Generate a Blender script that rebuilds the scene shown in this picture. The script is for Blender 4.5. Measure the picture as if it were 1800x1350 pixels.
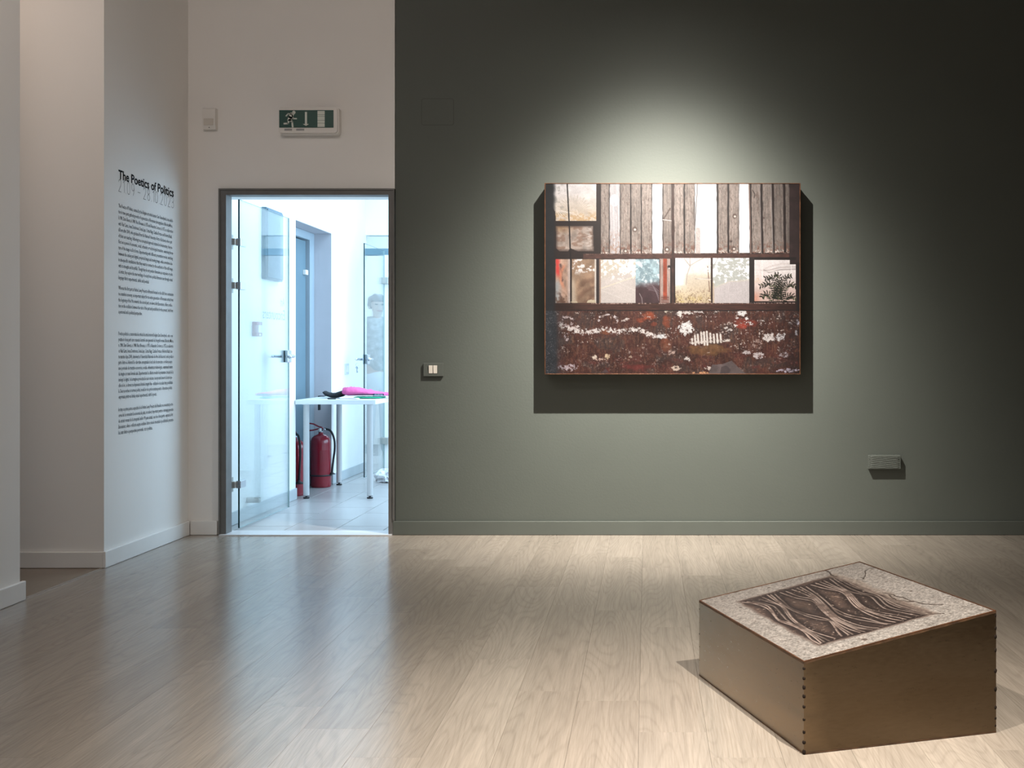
import bpy, bmesh, math, random
import numpy as np
from mathutils import Vector, Matrix

# ------------------------------------------------------------------ clean
for o in list(bpy.data.objects):
    bpy.data.objects.remove(o, do_unlink=True)
scene = bpy.context.scene
COL = scene.collection
random.seed(7)

# ------------------------------------------------------------------ camera
CAM_H, F_PX, CX, CY = 1.08, 2040.0, 1137.0, 624.0
cam_data = bpy.data.cameras.new('camera')
cam_data.sensor_fit = 'HORIZONTAL'
cam_data.sensor_width = 36.0
cam_data.lens = F_PX / 1800.0 * 36.0
cam_data.shift_x = (900.0 - CX) / 1800.0
cam_data.shift_y = -(675.0 - CY) / 1800.0
cam_data.clip_start = 0.05
cam_data.clip_end = 100
cam = bpy.data.objects.new('camera', cam_data)
cam.location = (0, 0, CAM_H)
cam.rotation_euler = (math.pi / 2, 0, 0)
COL.objects.link(cam)
scene.camera = cam

# ------------------------------------------------------------------ world, lights, exposure
world = bpy.data.worlds.new('world')
scene.world = world
world.use_nodes = True
bg = world.node_tree.nodes['Background']
bg.inputs[0].default_value = (0.75, 0.86, 1.0, 1)
bg.inputs[1].default_value = 0.15

vs = scene.view_settings
vs.view_transform = 'Standard'
vs.look = 'None'
vs.exposure = 0.0
vs.gamma = 1.0
vs.use_curve_mapping = False


def lamp(name, kind, loc, aim, energy, color, **kw):
    d = bpy.data.lights.new(name, kind)
    d.energy = energy
    d.color = color
    for k, v in kw.items():
        setattr(d, k, v)
    o = bpy.data.objects.new(name, d)
    o.location = loc
    v = Vector(aim) - Vector(loc)
    o.rotation_euler = v.to_track_quat('-Z', 'Y').to_euler()
    COL.objects.link(o)
    return o


# track spots of the gallery: the beam fades smoothly away from its axis


def beam(lt, sigma, power, tail):
    """soft beam profile exp(-(angle / sigma) ** power) plus a faint wide tail, angles in degrees"""
    d = lt.data
    d.use_nodes = True
    t = d.node_tree
    em = t.nodes['Emission']
    tc = t.nodes.new('ShaderNodeTexCoord')
    sp = t.nodes.new('ShaderNodeSeparateXYZ')
    t.links.new(tc.outputs['Normal'], sp.inputs[0])

    def m(op, a, b=None):
        nd = t.nodes.new('ShaderNodeMath')
        nd.operation = op
        for k_, v_ in enumerate((a, b)):
            if v_ is None:
                continue
            if isinstance(v_, (int, float)):
                nd.inputs[k_].default_value = v_
            else:
                t.links.new(v_, nd.inputs[k_])
        return nd.outputs[0]
    ang = m('ARCCOSINE', m('MINIMUM', m('ABSOLUTE', sp.outputs[2]), 1.0))
    core = m('EXPONENT', m('MULTIPLY', m('POWER', m('DIVIDE', ang, math.radians(sigma)), power), -1.0))
    wide = m('EXPONENT', m('MULTIPLY', m('POWER', m('DIVIDE', ang, math.radians(52)), 4.0), -1.0))
    t.links.new(m('ADD', core, m('MULTIPLY', wide, tail)), em.inputs['Strength'])


SPOT_AT, SPOT_AIM, SPOT_SIG, SPOT_POW, SPOT_TAIL = (0.084, 5.76, 3.087), (0.10, 6.97, 0.68), 28.0, 3.0, 0.025
lt = lamp('picture_spot_light', 'SPOT', SPOT_AT, SPOT_AIM, 1540, (1.0, 0.95, 0.86),
          spot_size=math.radians(150), spot_blend=0.3, shadow_soft_size=0.012)
beam(lt, SPOT_SIG, SPOT_POW, SPOT_TAIL)
lt = lamp('plinth_spot_light', 'SPOT', (1.0, 1.87, 3.09), (0.42, 3.05, 0.0), 1080, (1.0, 0.93, 0.82),
          spot_size=math.radians(150), spot_blend=0.3, shadow_soft_size=0.012)
beam(lt, 24.0, 2.4, 0.03)
lt = lamp('floor_spot_light', 'SPOT', (-0.95, 1.75, 3.1), (0.22, 3.2, 0.0), 800, (1.0, 0.92, 0.81),
          spot_size=math.radians(150), spot_blend=0.3, shadow_soft_size=0.03)
beam(lt, 21.0, 2.4, 0.02)
# general warm light of the gallery, on the left of the room
lamp('gallery_ceiling_light', 'AREA', (-1.8, 3.6, 3.5), (-2.3, 6.6, 1.8), 22.5, (1.0, 0.88, 0.82),
     shape='DISK', size=0.7)
lamp('gallery_rear_fill', 'AREA', (-0.6, -1.2, 3.2), (-1.6, 4.2, 1.0), 13, (1.0, 0.9, 0.83),
     shape='DISK', size=1.2)  # unseen soft fill added behind the camera for ambient light
# warm lamp inside the side opening
lamp('alcove_light', 'AREA', (-3.6, 5.3, 3.3), (-3.2, 5.8, 1.0), 3.6, (1.0, 0.80, 0.66),
     shape='DISK', size=0.4)
# daylight rooms beyond the door
lamp('passage_ceiling_light', 'AREA', (-1.5, 8.9, 2.93), (-1.5, 8.9, 0), 44, (0.53, 0.78, 1.0),
     shape='RECTANGLE', size=1.2, size_y=2.6)
lamp('passage_side_fill', 'AREA', (-0.66, 8.9, 1.55), (-2.6, 8.9, 1.3), 76, (0.53, 0.78, 1.0),
     shape='RECTANGLE', size=2.4, size_y=1.9)  # no window modelled here: unseen panel added to brighten the left passage wall
lamp('far_room_light', 'AREA', (-1.8, 12.4, 2.93), (-1.8, 12.4, 0), 130, (0.57, 0.80, 1.0),
     shape='RECTANGLE', size=2.5, size_y=2.0)

# ------------------------------------------------------------------ material helpers


def srgb(r, g, b):
    def f(c):
        c /= 255.0
        return c / 12.92 if c <= 0.04045 else ((c + 0.055) / 1.055) ** 2.4
    return (f(r), f(g), f(b), 1.0)


class NT:
    """small wrapper over a node tree"""

    def __init__(self, m):
        m.use_nodes = True
        self.t = m.node_tree
        self.t.nodes.clear()
        self.out = self.n('ShaderNodeOutputMaterial')

    def n(self, kind, **kw):
        nd = self.t.nodes.new(kind)
        for k, v in kw.items():
            if k.startswith('i_'):
                nd.inputs[k[2:].replace('_', ' ')].default_value = v
            else:
                setattr(nd, k, v)
        return nd

    def l(self, a, b):
        self.t.links.new(a, b)

    def math(self, op, a, b=None):
        nd = self.n('ShaderNodeMath', operation=op)
        for i, v in enumerate((a, b)):
            if v is None:
                continue
            if isinstance(v, (int, float)):
                nd.inputs[i].default_value = v
            else:
                self.l(v, nd.inputs[i])
        return nd.outputs[0]

    def mix(self, fac, a, b, mode='MIX'):
        nd = self.n('ShaderNodeMix', data_type='RGBA', blend_type=mode)
        for idx, v in ((0, fac), (6, a), (7, b)):
            if isinstance(v, (int, float)):
                nd.inputs[idx].default_value = v
            elif isinstance(v, tuple):
                nd.inputs[idx].default_value = v
            else:
                self.l(v, nd.inputs[idx])
        return nd.outputs[2]

    def ramp(self, fac, stops):
        nd = self.n('ShaderNodeValToRGB')
        e = nd.color_ramp.elements
        while len(e) > 1:
            e.remove(e[-1])
        e[0].position, e[0].color = stops[0][0], stops[0][1]
        for p, c in stops[1:]:
            x = e.new(p)
            x.color = c
        self.l(fac, nd.inputs[0])
        return nd.outputs[0]


def mat(name, col, rough=0.5, metal=0.0, spec=0.5, var=0.06, vscale=6.0, bump=0.0, bscale=120.0, stretch=(1, 1, 1), coat=0.0, sss=0.0):
    """a plain procedural material: base colour with a little noise and relief"""
    m = bpy.data.materials.new(name)
    t = NT(m)
    p = t.n('ShaderNodeBsdfPrincipled')
    tc = t.n('ShaderNodeTexCoord')
    mp = t.n('ShaderNodeMapping')
    mp.inputs['Scale'].default_value = stretch
    t.l(tc.outputs['Object'], mp.inputs[0])
    nz = t.n('ShaderNodeTexNoise')
    nz.inputs['Scale'].default_value = vscale
    nz.inputs['Detail'].default_value = 5
    t.l(mp.outputs[0], nz.inputs['Vector'])
    lo = tuple(c * (1 - var) for c in col[:3]) + (1,)
    hi = tuple(min(1, c * (1 + var)) for c in col[:3]) + (1,)
    c = t.ramp(nz.outputs[0], [(0.3, lo), (0.7, hi)])
    t.l(c, p.inputs['Base Color'])
    p.inputs['Roughness'].default_value = rough
    p.inputs['Metallic'].default_value = metal
    p.inputs['Specular IOR Level'].default_value = spec
    p.inputs['Coat Weight'].default_value = coat
    if bump > 0:
        nb = t.n('ShaderNodeTexNoise')
        nb.inputs['Scale'].default_value = bscale
        nb.inputs['Detail'].default_value = 3
        t.l(mp.outputs[0], nb.inputs['Vector'])
        b = t.n('ShaderNodeBump')
        b.inputs['Strength'].default_value = bump
        b.inputs['Distance'].default_value = 0.002
        t.l(nb.outputs[0], b.inputs['Height'])
        t.l(b.outputs[0], p.inputs['Normal'])
    t.l(p.outputs[0], t.out.inputs[0])
    return m


def glass_mat(name, tint, refl=0.9):
    m = bpy.data.materials.new(name)
    t = NT(m)
    tr = t.n('ShaderNodeBsdfTransparent')
    tr.inputs[0].default_value = tint
    gl = t.n('ShaderNodeBsdfGlossy')
    gl.inputs['Roughness'].default_value = 0.0
    gl.inputs[0].default_value = (refl, refl, refl, 1)
    fr = t.n('ShaderNodeFresnel')
    fr.inputs[0].default_value = 1.5
    mx = t.n('ShaderNodeMixShader')
    # a solid pane: the ray meets two faces, the reflection is shared between them
    f = t.math('MULTIPLY', fr.outputs[0], 0.5)
    t.l(f, mx.inputs[0])
    t.l(tr.outputs[0], mx.inputs[1])
    t.l(gl.outputs[0], mx.inputs[2])
    t.l(mx.outputs[0], t.out.inputs[0])
    return m


def floor_wood(name, tint=(1, 1, 1)):
    m = bpy.data.materials.new(name)
    t = NT(m)
    p = t.n('ShaderNodeBsdfPrincipled')
    tc = t.n('ShaderNodeTexCoord')
    oi = t.n('ShaderNodeObjectInfo')
    rnd = oi.outputs['Random']
    off = t.n('ShaderNodeCombineXYZ')
    t.l(t.math('MULTIPLY', rnd, 37.0), off.inputs[0])
    t.l(t.math('MULTIPLY', rnd, 91.0), off.inputs[1])
    t.l(t.math('MULTIPLY', rnd, 53.0), off.inputs[2])
    add = t.n('ShaderNodeVectorMath', operation='ADD')
    t.l(tc.outputs['Object'], add.inputs[0])
    t.l(off.outputs[0], add.inputs[1])

    def mapped(s):
        mp = t.n('ShaderNodeMapping')
        mp.inputs['Scale'].default_value = s
        t.l(add.outputs[0], mp.inputs[0])
        return mp.outputs[0]

    def noise(v, scale, detail, rough=0.5, dist=0.0):
        nz = t.n('ShaderNodeTexNoise')
        nz.inputs['Scale'].default_value = scale
        nz.inputs['Detail'].default_value = detail
        nz.inputs['Roughness'].default_value = rough
        nz.inputs['Distortion'].default_value = dist
        t.l(v, nz.inputs['Vector'])
        return nz.outputs[0]
    # cathedral figure: contour lines of a noise field stretched along the plank
    big = noise(mapped((1.0, 0.105, 1.0)), 6.2, 0.7, 0.4)
    rings = t.math('SINE', t.math('MULTIPLY', big, 185.0))
    ring01 = t.math('MULTIPLY_ADD', rings, 0.5)
    t.t.nodes[-1].inputs[2].default_value = 0.5
    ringc = t.ramp(ring01, [(0.0, (0.0, 0, 0, 1)), (0.22, (0.72, 0.72, 0.72, 1)), (1.0, (1, 1, 1, 1))])
    fine = noise(mapped((260.0, 7.0, 60.0)), 1.0, 3, 0.6)
    streak = noise(mapped((40.0, 1.2, 10.0)), 1.0, 3, 0.55)
    patch = noise(mapped((2.0, 0.8, 1.0)), 2.0, 2)
    base = t.ramp(rnd, [(0.0, (0.285 * tint[0], 0.244 * tint[1], 0.205 * tint[2], 1)),
                        (0.5, (0.305 * tint[0], 0.263 * tint[1], 0.222 * tint[2], 1)),
                        (1.0, (0.330 * tint[0], 0.286 * tint[1], 0.243 * tint[2], 1))])
    c = t.mix(t.math('MULTIPLY', t.math('SUBTRACT', 1.0, ringc), 0.21), base,
              (0.155 * tint[0], 0.125 * tint[1], 0.100 * tint[2], 1))
    sk = t.ramp(streak, [(0.3, (0.88, 0.88, 0.88, 1)), (0.7, (1.06, 1.06, 1.06, 1))])
    c = t.mix(1.0, c, sk, 'MULTIPLY')
    fk = t.ramp(fine, [(0.3, (0.86, 0.85, 0.84, 1)), (0.62, (1.05, 1.05, 1.05, 1))])
    c = t.mix(1.0, c, fk, 'MULTIPLY')
    pk = t.ramp(patch, [(0.3, (0.92, 0.92, 0.92, 1)), (0.7, (1.05, 1.05, 1.05, 1))])
    c = t.mix(1.0, c, pk, 'MULTIPLY')
    t.l(c, p.inputs['Base Color'])
    p.inputs['Specular IOR Level'].default_value = 0.8
    rg = t.ramp(fine, [(0.2, (0.26, 0.26, 0.26, 1)), (0.8, (0.20, 0.20, 0.20, 1))])
    t.l(rg, p.inputs['Roughness'])
    hgt = ringc
    b = t.n('ShaderNodeBump')
    b.inputs['Strength'].default_value = 0.03
    b.inputs['Distance'].default_value = 0.001
    t.l(hgt, b.inputs['Height'])
    t.l(b.outputs[0], p.inputs['Normal'])
    t.l(p.outputs[0], t.out.inputs[0])
    return m


def vcol_mat(name, rough=0.5, spec=0.35, bump=0.0):
    """a printed photograph: its ink comes from the mesh's colour attribute"""
    m = bpy.data.materials.new(name)
    t = NT(m)
    p = t.n('ShaderNodeBsdfPrincipled')
    a = t.n('ShaderNodeVertexColor', layer_name='ink')
    t.l(a.outputs[0], p.inputs['Base Color'])
    p.inputs['Roughness'].default_value = rough
    p.inputs['Specular IOR Level'].default_value = spec
    t.l(p.outputs[0], t.out.inputs[0])
    return m


def rusty_steel(name):
    m = bpy.data.materials.new(name)
    t = NT(m)
    p = t.n('ShaderNodeBsdfPrincipled')
    tc = t.n('ShaderNodeTexCoord')
    mp = t.n('ShaderNodeMapping')
    mp.inputs['Rotation'].default_value = (0.35, 0.5, 0.3)
    mp.inputs['Scale'].default_value = (1.0, 1.0, 4.0)
    t.l(tc.outputs['Object'], mp.inputs[0])
    n1 = t.n('ShaderNodeTexNoise')
    n1.inputs['Scale'].default_value = 2.2
    n1.inputs['Detail'].default_value = 6
    n1.inputs['Distortion'].default_value = 0.8
    t.l(mp.outputs[0], n1.inputs['Vector'])
    n2 = t.n('ShaderNodeTexNoise')
    n2.inputs['Scale'].default_value = 38
    n2.inputs['Detail'].default_value = 6
    t.l(mp.outputs[0], n2.inputs['Vector'])
    c = t.ramp(n1.outputs[0], [(0.25, (0.62, 0.53, 0.41, 1)), (0.5, (0.72, 0.64, 0.53, 1)), (0.75, (0.80, 0.74, 0.64, 1))])
    f = t.ramp(n2.outputs[0], [(0.35, (0.94, 0.94, 0.94, 1)), (0.7, (1.03, 1.03, 1.02, 1))])
    c = t.mix(1.0, c, f, 'MULTIPLY')
    # the sheet colour grows browner and darker towards one end
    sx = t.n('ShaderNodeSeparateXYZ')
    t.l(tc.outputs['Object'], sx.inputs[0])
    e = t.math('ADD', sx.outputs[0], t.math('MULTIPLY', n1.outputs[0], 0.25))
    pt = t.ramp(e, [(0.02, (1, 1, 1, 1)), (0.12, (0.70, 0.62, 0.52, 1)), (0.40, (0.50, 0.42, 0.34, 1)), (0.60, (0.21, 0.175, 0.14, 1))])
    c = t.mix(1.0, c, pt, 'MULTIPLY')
    t.l(c, p.inputs['Base Color'])
    p.inputs['Metallic'].default_value = 1.0
    r = t.ramp(n2.outputs[0], [(0.3, (0.27, 0.27, 0.27, 1)), (0.7, (0.36, 0.36, 0.36, 1))])
    t.l(r, p.inputs['Roughness'])
    t.l(p.outputs[0], t.out.inputs[0])
    return m


M = {}
M['white_wall'] = mat('white_wall_paint', (0.80, 0.785, 0.765, 1), 0.75, var=0.02, vscale=1.5, bump=0.12, bscale=60)
M['green_wall'] = mat('olive_wall_paint', (0.086, 0.096, 0.085, 1), 0.62, spec=0.4, var=0.03, vscale=2, bump=0.22, bscale=90)
M['green_paint'] = mat('olive_trim_paint', (0.092, 0.102, 0.091, 1), 0.5, spec=0.45, var=0.03, bump=0.05)
M['grey_plate'] = mat('pale_grey_plastic', (0.62, 0.63, 0.64, 1), 0.5)
M['glass_far_edge'] = mat('pale_glass_edge', (0.32, 0.45, 0.46, 1), 0.2)
M['seam'] = mat('dark_seam', (0.045, 0.048, 0.04, 1), 0.8)
M['joint'] = mat('joint_strip', (0.30, 0.26, 0.22, 1), 0.5)
M['white_trim'] = mat('white_trim_paint', (0.78, 0.77, 0.755, 1), 0.45, var=0.02)
M['ceiling'] = mat('ceiling_paint', (0.55, 0.54, 0.52, 1), 0.9)
M['dark_wall'] = mat('rear_wall_paint', (0.30, 0.29, 0.27, 1), 0.9)
M['passage_wall'] = mat('passage_wall_paint', (0.86, 0.85, 0.84, 1), 0.7, var=0.015)
M['passage_base'] = mat('passage_skirting_tile', (0.50, 0.54, 0.57, 1), 0.35, var=0.06)
M['frame'] = mat('taupe_frame_paint', (0.125, 0.122, 0.118, 1), 0.5, var=0.10, vscale=14, bump=0.1)
M['wood'] = floor_wood('grey_oak_laminate')
M['wood_warm'] = floor_wood('brown_laminate', (0.72, 0.62, 0.52))
M['subfloor'] = mat('subfloor', (0.05, 0.042, 0.036, 1), 0.9)
M['threshold'] = mat('threshold_metal', (0.62, 0.62, 0.64, 1), 0.4, metal=0.3)
M['tile'] = mat('grey_floor_tile', (0.40, 0.385, 0.385, 1), 0.28, var=0.07, vscale=5, stretch=(1.0, 0.25, 1))
M['grout'] = mat('tile_grout', (0.16, 0.17, 0.18, 1), 0.9)
M['glass'] = glass_mat('clear_glass', (0.955, 0.99, 0.992, 1))
M['glass_edge'] = mat('glass_edge', (0.008, 0.03, 0.035, 1), 0.15)
M['chrome'] = mat('brushed_steel', (0.62, 0.66, 0.70, 1), 0.22, metal=1.0)
M['bronze_metal'] = mat('dull_steel', (0.50, 0.49, 0.46, 1), 0.38, metal=0.7)
M['blue_door'] = mat('blue_grey_door_paint', (0.12, 0.19, 0.235, 1), 0.45, var=0.03)
M['door_trim'] = mat('pale_blue_steel_frame', (0.30, 0.36, 0.41, 1), 0.4, var=0.03)
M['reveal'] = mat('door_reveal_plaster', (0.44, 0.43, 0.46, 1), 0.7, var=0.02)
M['black'] = mat('black_rubber', (0.012, 0.012, 0.014, 1), 0.55)
M['red'] = mat('red_enamel', (0.24, 0.010, 0.022, 1), 0.22, coat=0.3, var=0.03)
M['red_plastic'] = mat('red_plastic', (0.32, 0.05, 0.06, 1), 0.4)
M['table_white'] = mat('white_laminate', (0.72, 0.76, 0.79, 1), 0.4, var=0.01)
M['leg_white'] = mat('white_enamel', (0.76, 0.78, 0.79, 1), 0.35, var=0.01)
M['black_cloth'] = mat('black_cloth', (0.010, 0.011, 0.014, 1), 0.9, bump=0.4, bscale=300)
M['pink_cloth'] = mat('pink_cloth', (0.72, 0.12, 0.33, 1), 0.85, bump=0.4, bscale=300)
M['green_cloth'] = mat('green_cloth', (0.03, 0.40, 0.22, 1), 0.85, bump=0.4, bscale=300)
M['navy'] = mat('navy_label', (0.02, 0.03, 0.09, 1), 0.7)
M['white_plastic'] = mat('white_plastic', (0.74, 0.72, 0.69, 1), 0.4, var=0.02)
M['ivory'] = mat('ivory_plastic', (0.80, 0.74, 0.66, 1), 0.35, var=0.03)
M['lens'] = mat('frosted_sensor_lens', (0.60, 0.56, 0.51, 1), 0.5)
M['sign_green'] = mat('exit_sign_green', (0.004, 0.060, 0.047, 1), 0.25, spec=0.6, var=0.05)
M['sign_white'] = mat('exit_sign_white', (0.62, 0.66, 0.60, 1), 0.3)
M['grey_print'] = mat('grey_print', (0.30, 0.30, 0.30, 1), 0.5)
M['ink'] = mat('black_vinyl', (0.006, 0.007, 0.010, 1), 0.8, spec=0.05, var=0.0)
M['ink_body'] = mat('dark_grey_vinyl', (0.018, 0.024, 0.034, 1), 0.8, spec=0.05, var=0.0)
M['etched'] = mat('pale_grey_vinyl', (0.27, 0.31, 0.34, 1), 0.6)
M['cabinet'] = mat('blue_grey_cabinet', (0.11, 0.17, 0.22, 1), 0.4)
M['header'] = mat('blue_grey_header', (0.17, 0.27, 0.33, 1), 0.4)
M['copper'] = mat('rusted_rim', (0.10, 0.042, 0.020, 1), 0.5, metal=0.5, var=0.45, vscale=25)
M['rim_dark'] = mat('dark_steel_side', (0.045, 0.035, 0.03, 1), 0.55, metal=0.5, var=0.2)
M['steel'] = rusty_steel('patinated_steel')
M['weld'] = mat('dark_weld', (0.012, 0.008, 0.006, 1), 0.85, spec=0.1, var=0.3, vscale=60)
M['rust'] = mat('rust_stain', (0.062, 0.031, 0.014, 1), 0.65, metal=0.3, var=0.5, vscale=30)
M['print'] = vcol_mat('photo_print_ink', 0.42, 0.3)
M['print_top'] = vcol_mat('photo_print_ink_matte', 0.5, 0.3)
M['skin'] = mat('skin', (0.46, 0.34, 0.29, 1), 0.55)
M['hair'] = mat('dark_hair', (0.018, 0.022, 0.028, 1), 0.5, var=0.3, vscale=60)
M['shirt'] = mat('pale_patterned_shirt', (0.30, 0.32, 0.33, 1), 0.85, var=0.4, vscale=26)
M['trousers'] = mat('pale_trousers', (0.62, 0.66, 0.70, 1), 0.85, var=0.05)
M['plastic_wrap'] = mat('crumpled_plastic', (0.80, 0.82, 0.84, 1), 0.2, var=0.02)
M['paper'] = mat('white_paper', (0.80, 0.80, 0.80, 1), 0.8)

# ------------------------------------------------------------------ mesh helpers


def link(name, me, m=None, parent=None):
    o = bpy.data.objects.new(name, me)
    if m is not None:
        for x in (m if isinstance(m, (list, tuple)) else [m]):
            me.materials.append(x)
    COL.objects.link(o)
    if parent is not None:
        o.parent = parent
        # everything is modelled in world coordinates: undo the parent's base offset
        o.location = -parent_world(parent)
    return o


def parent_world(p):
    v = Vector((0, 0, 0))
    while p is not None:
        v = v + p.location
        p = p.parent
    return v


def obj(name, bm, m=None, parent=None, smooth=False):
    me = bpy.data.meshes.new(name)
    bmesh.ops.recalc_face_normals(bm, faces=bm.faces[:])
    bm.to_mesh(me)
    bm.free()
    if smooth:
        for p in me.polygons:
            p.use_smooth = True
    return link(name, me, m, parent)


def thing(name, loc, label, cat, group=None):
    o = bpy.data.objects.new(name, None)
    o.empty_display_size = 0.05
    o.location = loc
    COL.objects.link(o)
    return tag(o, label, cat, group)


def tag(o, label=None, cat=None, group=None, kind=None):
    if label:
        o['label'] = label
    if cat:
        o['category'] = cat
    if group:
        o['group'] = group
    if kind:
        o['kind'] = kind
    return o


def struct(o, label=None):
    o['kind'] = 'structure'
    if label:
        o['label'] = label
    return o


def root_struct(name, loc, label=None):
    o = bpy.data.objects.new(name, None)
    o.empty_display_size = 0.05
    o.location = loc
    COL.objects.link(o)
    return struct(o, label)


def box(bm, x0, x1, y0, y1, z0, z1, bevel=0.0, seg=2):
    vs_ = [bm.verts.new((x, y, z)) for x in (x0, x1) for y in (y0, y1) for z in (z0, z1)]
    idx = [(0, 1, 3, 2), (4, 6, 7, 5), (0, 4, 5, 1), (2, 3, 7, 6), (0, 2, 6, 4), (1, 5, 7, 3)]
    fs = [bm.faces.new([vs_[i] for i in f]) for f in idx]
    if bevel > 0:
        ed = list({e for f in fs for e in f.edges})
        bmesh.ops.bevel(bm, geom=ed, offset=bevel, segments=seg, affect='EDGES', profile=0.5)
    return fs


def B(*a, **k):
    bm = bmesh.new()
    box(bm, *a, **k)
    return bm


def prism(bm, pts, vec):
    """extrude a planar polygon (list of 3-D points) along vec"""
    a = [bm.verts.new(p) for p in pts]
    b = [bm.verts.new(Vector(p) + Vector(vec)) for p in pts]
    n = len(a)
    bm.faces.new(a)
    bm.faces.new(b[::-1])
    for i in range(n):
        bm.faces.new((a[i], b[i], b[(i + 1) % n], a[(i + 1) % n]))


def lathe(bm, prof, c=(0, 0, 0), seg=24, axis='Z'):
    """profile [(r, h)] around an axis through c"""
    rings = []
    for r, h in prof:
        ring = []
        for i in range(seg):
            a = 2 * math.pi * i / seg
            u, v = r * math.cos(a), r * math.sin(a)
            p = {'Z': (u, v, h), 'X': (h, u, v), 'Y': (u, h, v)}[axis]
            ring.append(bm.verts.new((c[0] + p[0], c[1] + p[1], c[2] + p[2])))
        rings.append(ring)
    for a, b in zip(rings, rings[1:]):
        for i in range(seg):
            j = (i + 1) % seg
            bm.faces.new((a[i], a[j], b[j], b[i]))
    bm.faces.new(rings[0][::-1])
    bm.faces.new(rings[-1])


def catmull(pts, n=8):
    P = [Vector(p) for p in pts]
    P = [P[0] * 2 - P[1]] + P + [P[-1] * 2 - P[-2]]
    out = []
    for i in range(1, len(P) - 2):
        for k in range(n):
            t = k / n
            a, b, c, d = P[i - 1], P[i], P[i + 1], P[i + 2]
            out.append(0.5 * ((2 * b) + (c - a) * t + (2 * a - 5 * b + 4 * c - d) * t * t + (3 * b - a - 3 * c + d) * t ** 3))
    out.append(P[-2])
    return out


def tube(bm, pts, r, seg=10):
    pts = [Vector(p) for p in pts]
    rr = r if isinstance(r, (list, tuple)) else [r] * len(pts)
    rings = []
    u = None
    for i, p in enumerate(pts):
        d = (pts[min(i + 1, len(pts) - 1)] - pts[max(i - 1, 0)]).normalized()
        if u is None:
            u = d.orthogonal()
        u = (u - d * u.dot(d)).normalized()
        v = d.cross(u)
        rings.append([bm.verts.new(p + (u * math.cos(2 * math.pi * k / seg) + v * math.sin(2 * math.pi * k / seg)) * rr[i]) for k in range(seg)])
    for a, b in zip(rings, rings[1:]):
        for k in range(seg):
            bm.faces.new((a[k], a[(k + 1) % seg], b[(k + 1) % seg], b[k]))
    bm.faces.new(rings[0][::-1])
    bm.faces.new(rings[-1])


def at(px, py, Y):
    """the place in the room seen at a photograph point, at distance Y"""
    return Vector(((px - CX) / F_PX * Y, Y, CAM_H + (CY - py) / F_PX * Y))


YW = 6.97            # front face of the end wall
XL = -2.755          # side wall on the left
XP = -2.63           # left wall of the passage behind the door
CEIL = 3.6

# ------------------------------------------------------------------ gallery shell
w = struct(obj('wall_back', B(XL - 0.2, -2.566, YW, 7.04, 0, CEIL), M['white_wall']), 'white end wall around the doorway')
for a in ((-2.566, -1.5135, YW, 7.04, 2.0776, CEIL),):
    w2 = struct(obj('wall_back.001', B(*a), M['white_wall']), 'white end wall above the doorway')
struct(obj('wall_back.002', B(-1.5090, 5.0, YW, 7.04, 0, CEIL), M['green_wall']), 'olive green painted end wall')
bm = bmesh.new()
box(bm, XL - 0.2, XP, 7.04, 7.25, 0, CEIL)
box(bm, -1.50, 5.0, 7.04, 7.25, 0, CEIL)
box(bm, XP, -1.50, 7.04, 7.25, 2.05, CEIL)
struct(obj('wall_back.003', bm, M['passage_wall']), 'rear white face of the end wall')
struct(obj('wall_left', B(XL - 0.25, XL, 5.89, 6.97, 0, CEIL), M['white_wall']), 'white side wall carrying the exhibition text')
struct(obj('wall_left.001', B(XL - 0.25, XL, -3.0, 5.10, 0, CEIL), M['white_wall']), 'white side wall nearest the camera')
struct(obj('wall_alcove', B(-4.6, XL - 0.25, 5.89, 6.2, 0, CEIL), M['white_wall']), 'far side of the opening in the left wall')
struct(obj('wall_alcove.001', B(-4.6, XL - 0.25, 4.80, 5.10, 0, CEIL), M['white_wall']), 'near side of the opening in the left wall')
struct(obj('wall_alcove.002', B(-4.7, -4.6, 4.80, 6.2, 0, CEIL), M['white_wall']), 'end of the opening in the left wall')
struct(obj('wall_right', B(5.0, 5.2, -3.0, 7.25, 0, CEIL), M['dark_wall']))
struct(obj('wall_front', B(XL - 0.25, 5.2, -3.2, -3.0, 0, CEIL), M['dark_wall']))
struct(obj('ceiling', B(-4.7, 5.2, -3.2, 7.25, CEIL, CEIL + 0.1), M['ceiling']))

# --- floor: base slab plus single laminate planks
floor = struct(obj('floor', B(-4.7, 5.2, -3.2, 7.05, -0.12, -0.012), M['subfloor']), 'laminate gallery floor')
PW, PL, GAP = 0.194, 1.285, 0.0004


def plank_mesh(L, wdt):
    bm_ = bmesh.new()
    x0, x1, y0, y1 = GAP / 2, wdt - GAP / 2, GAP / 2, L - GAP / 2
    b_ = 0.0002
    lo = [(x0, y0), (x1, y0), (x1, y1), (x0, y1)]
    hi = [(x0 + b_, y0 + b_), (x1 - b_, y0 + b_), (x1 - b_, y1 - b_), (x0 + b_, y1 - b_)]
    r0 = [bm_.verts.new((x, y, -0.0118)) for x, y in lo]
    r1 = [bm_.verts.new((x, y, -0.0005)) for x, y in lo]
    r2 = [bm_.verts.new((x, y, 0.0)) for x, y in hi]
    for a_, c_ in ((r0, r1), (r1, r2)):
        for i in range(4):
            bm_.faces.new((a_[i], a_[(i + 1) % 4], c_[(i + 1) % 4], c_[i]))
    bm_.faces.new(r2)
    me = bpy.data.meshes.new('plank')
    bm_.to_mesh(me)
    bm_.free()
    return me


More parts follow.
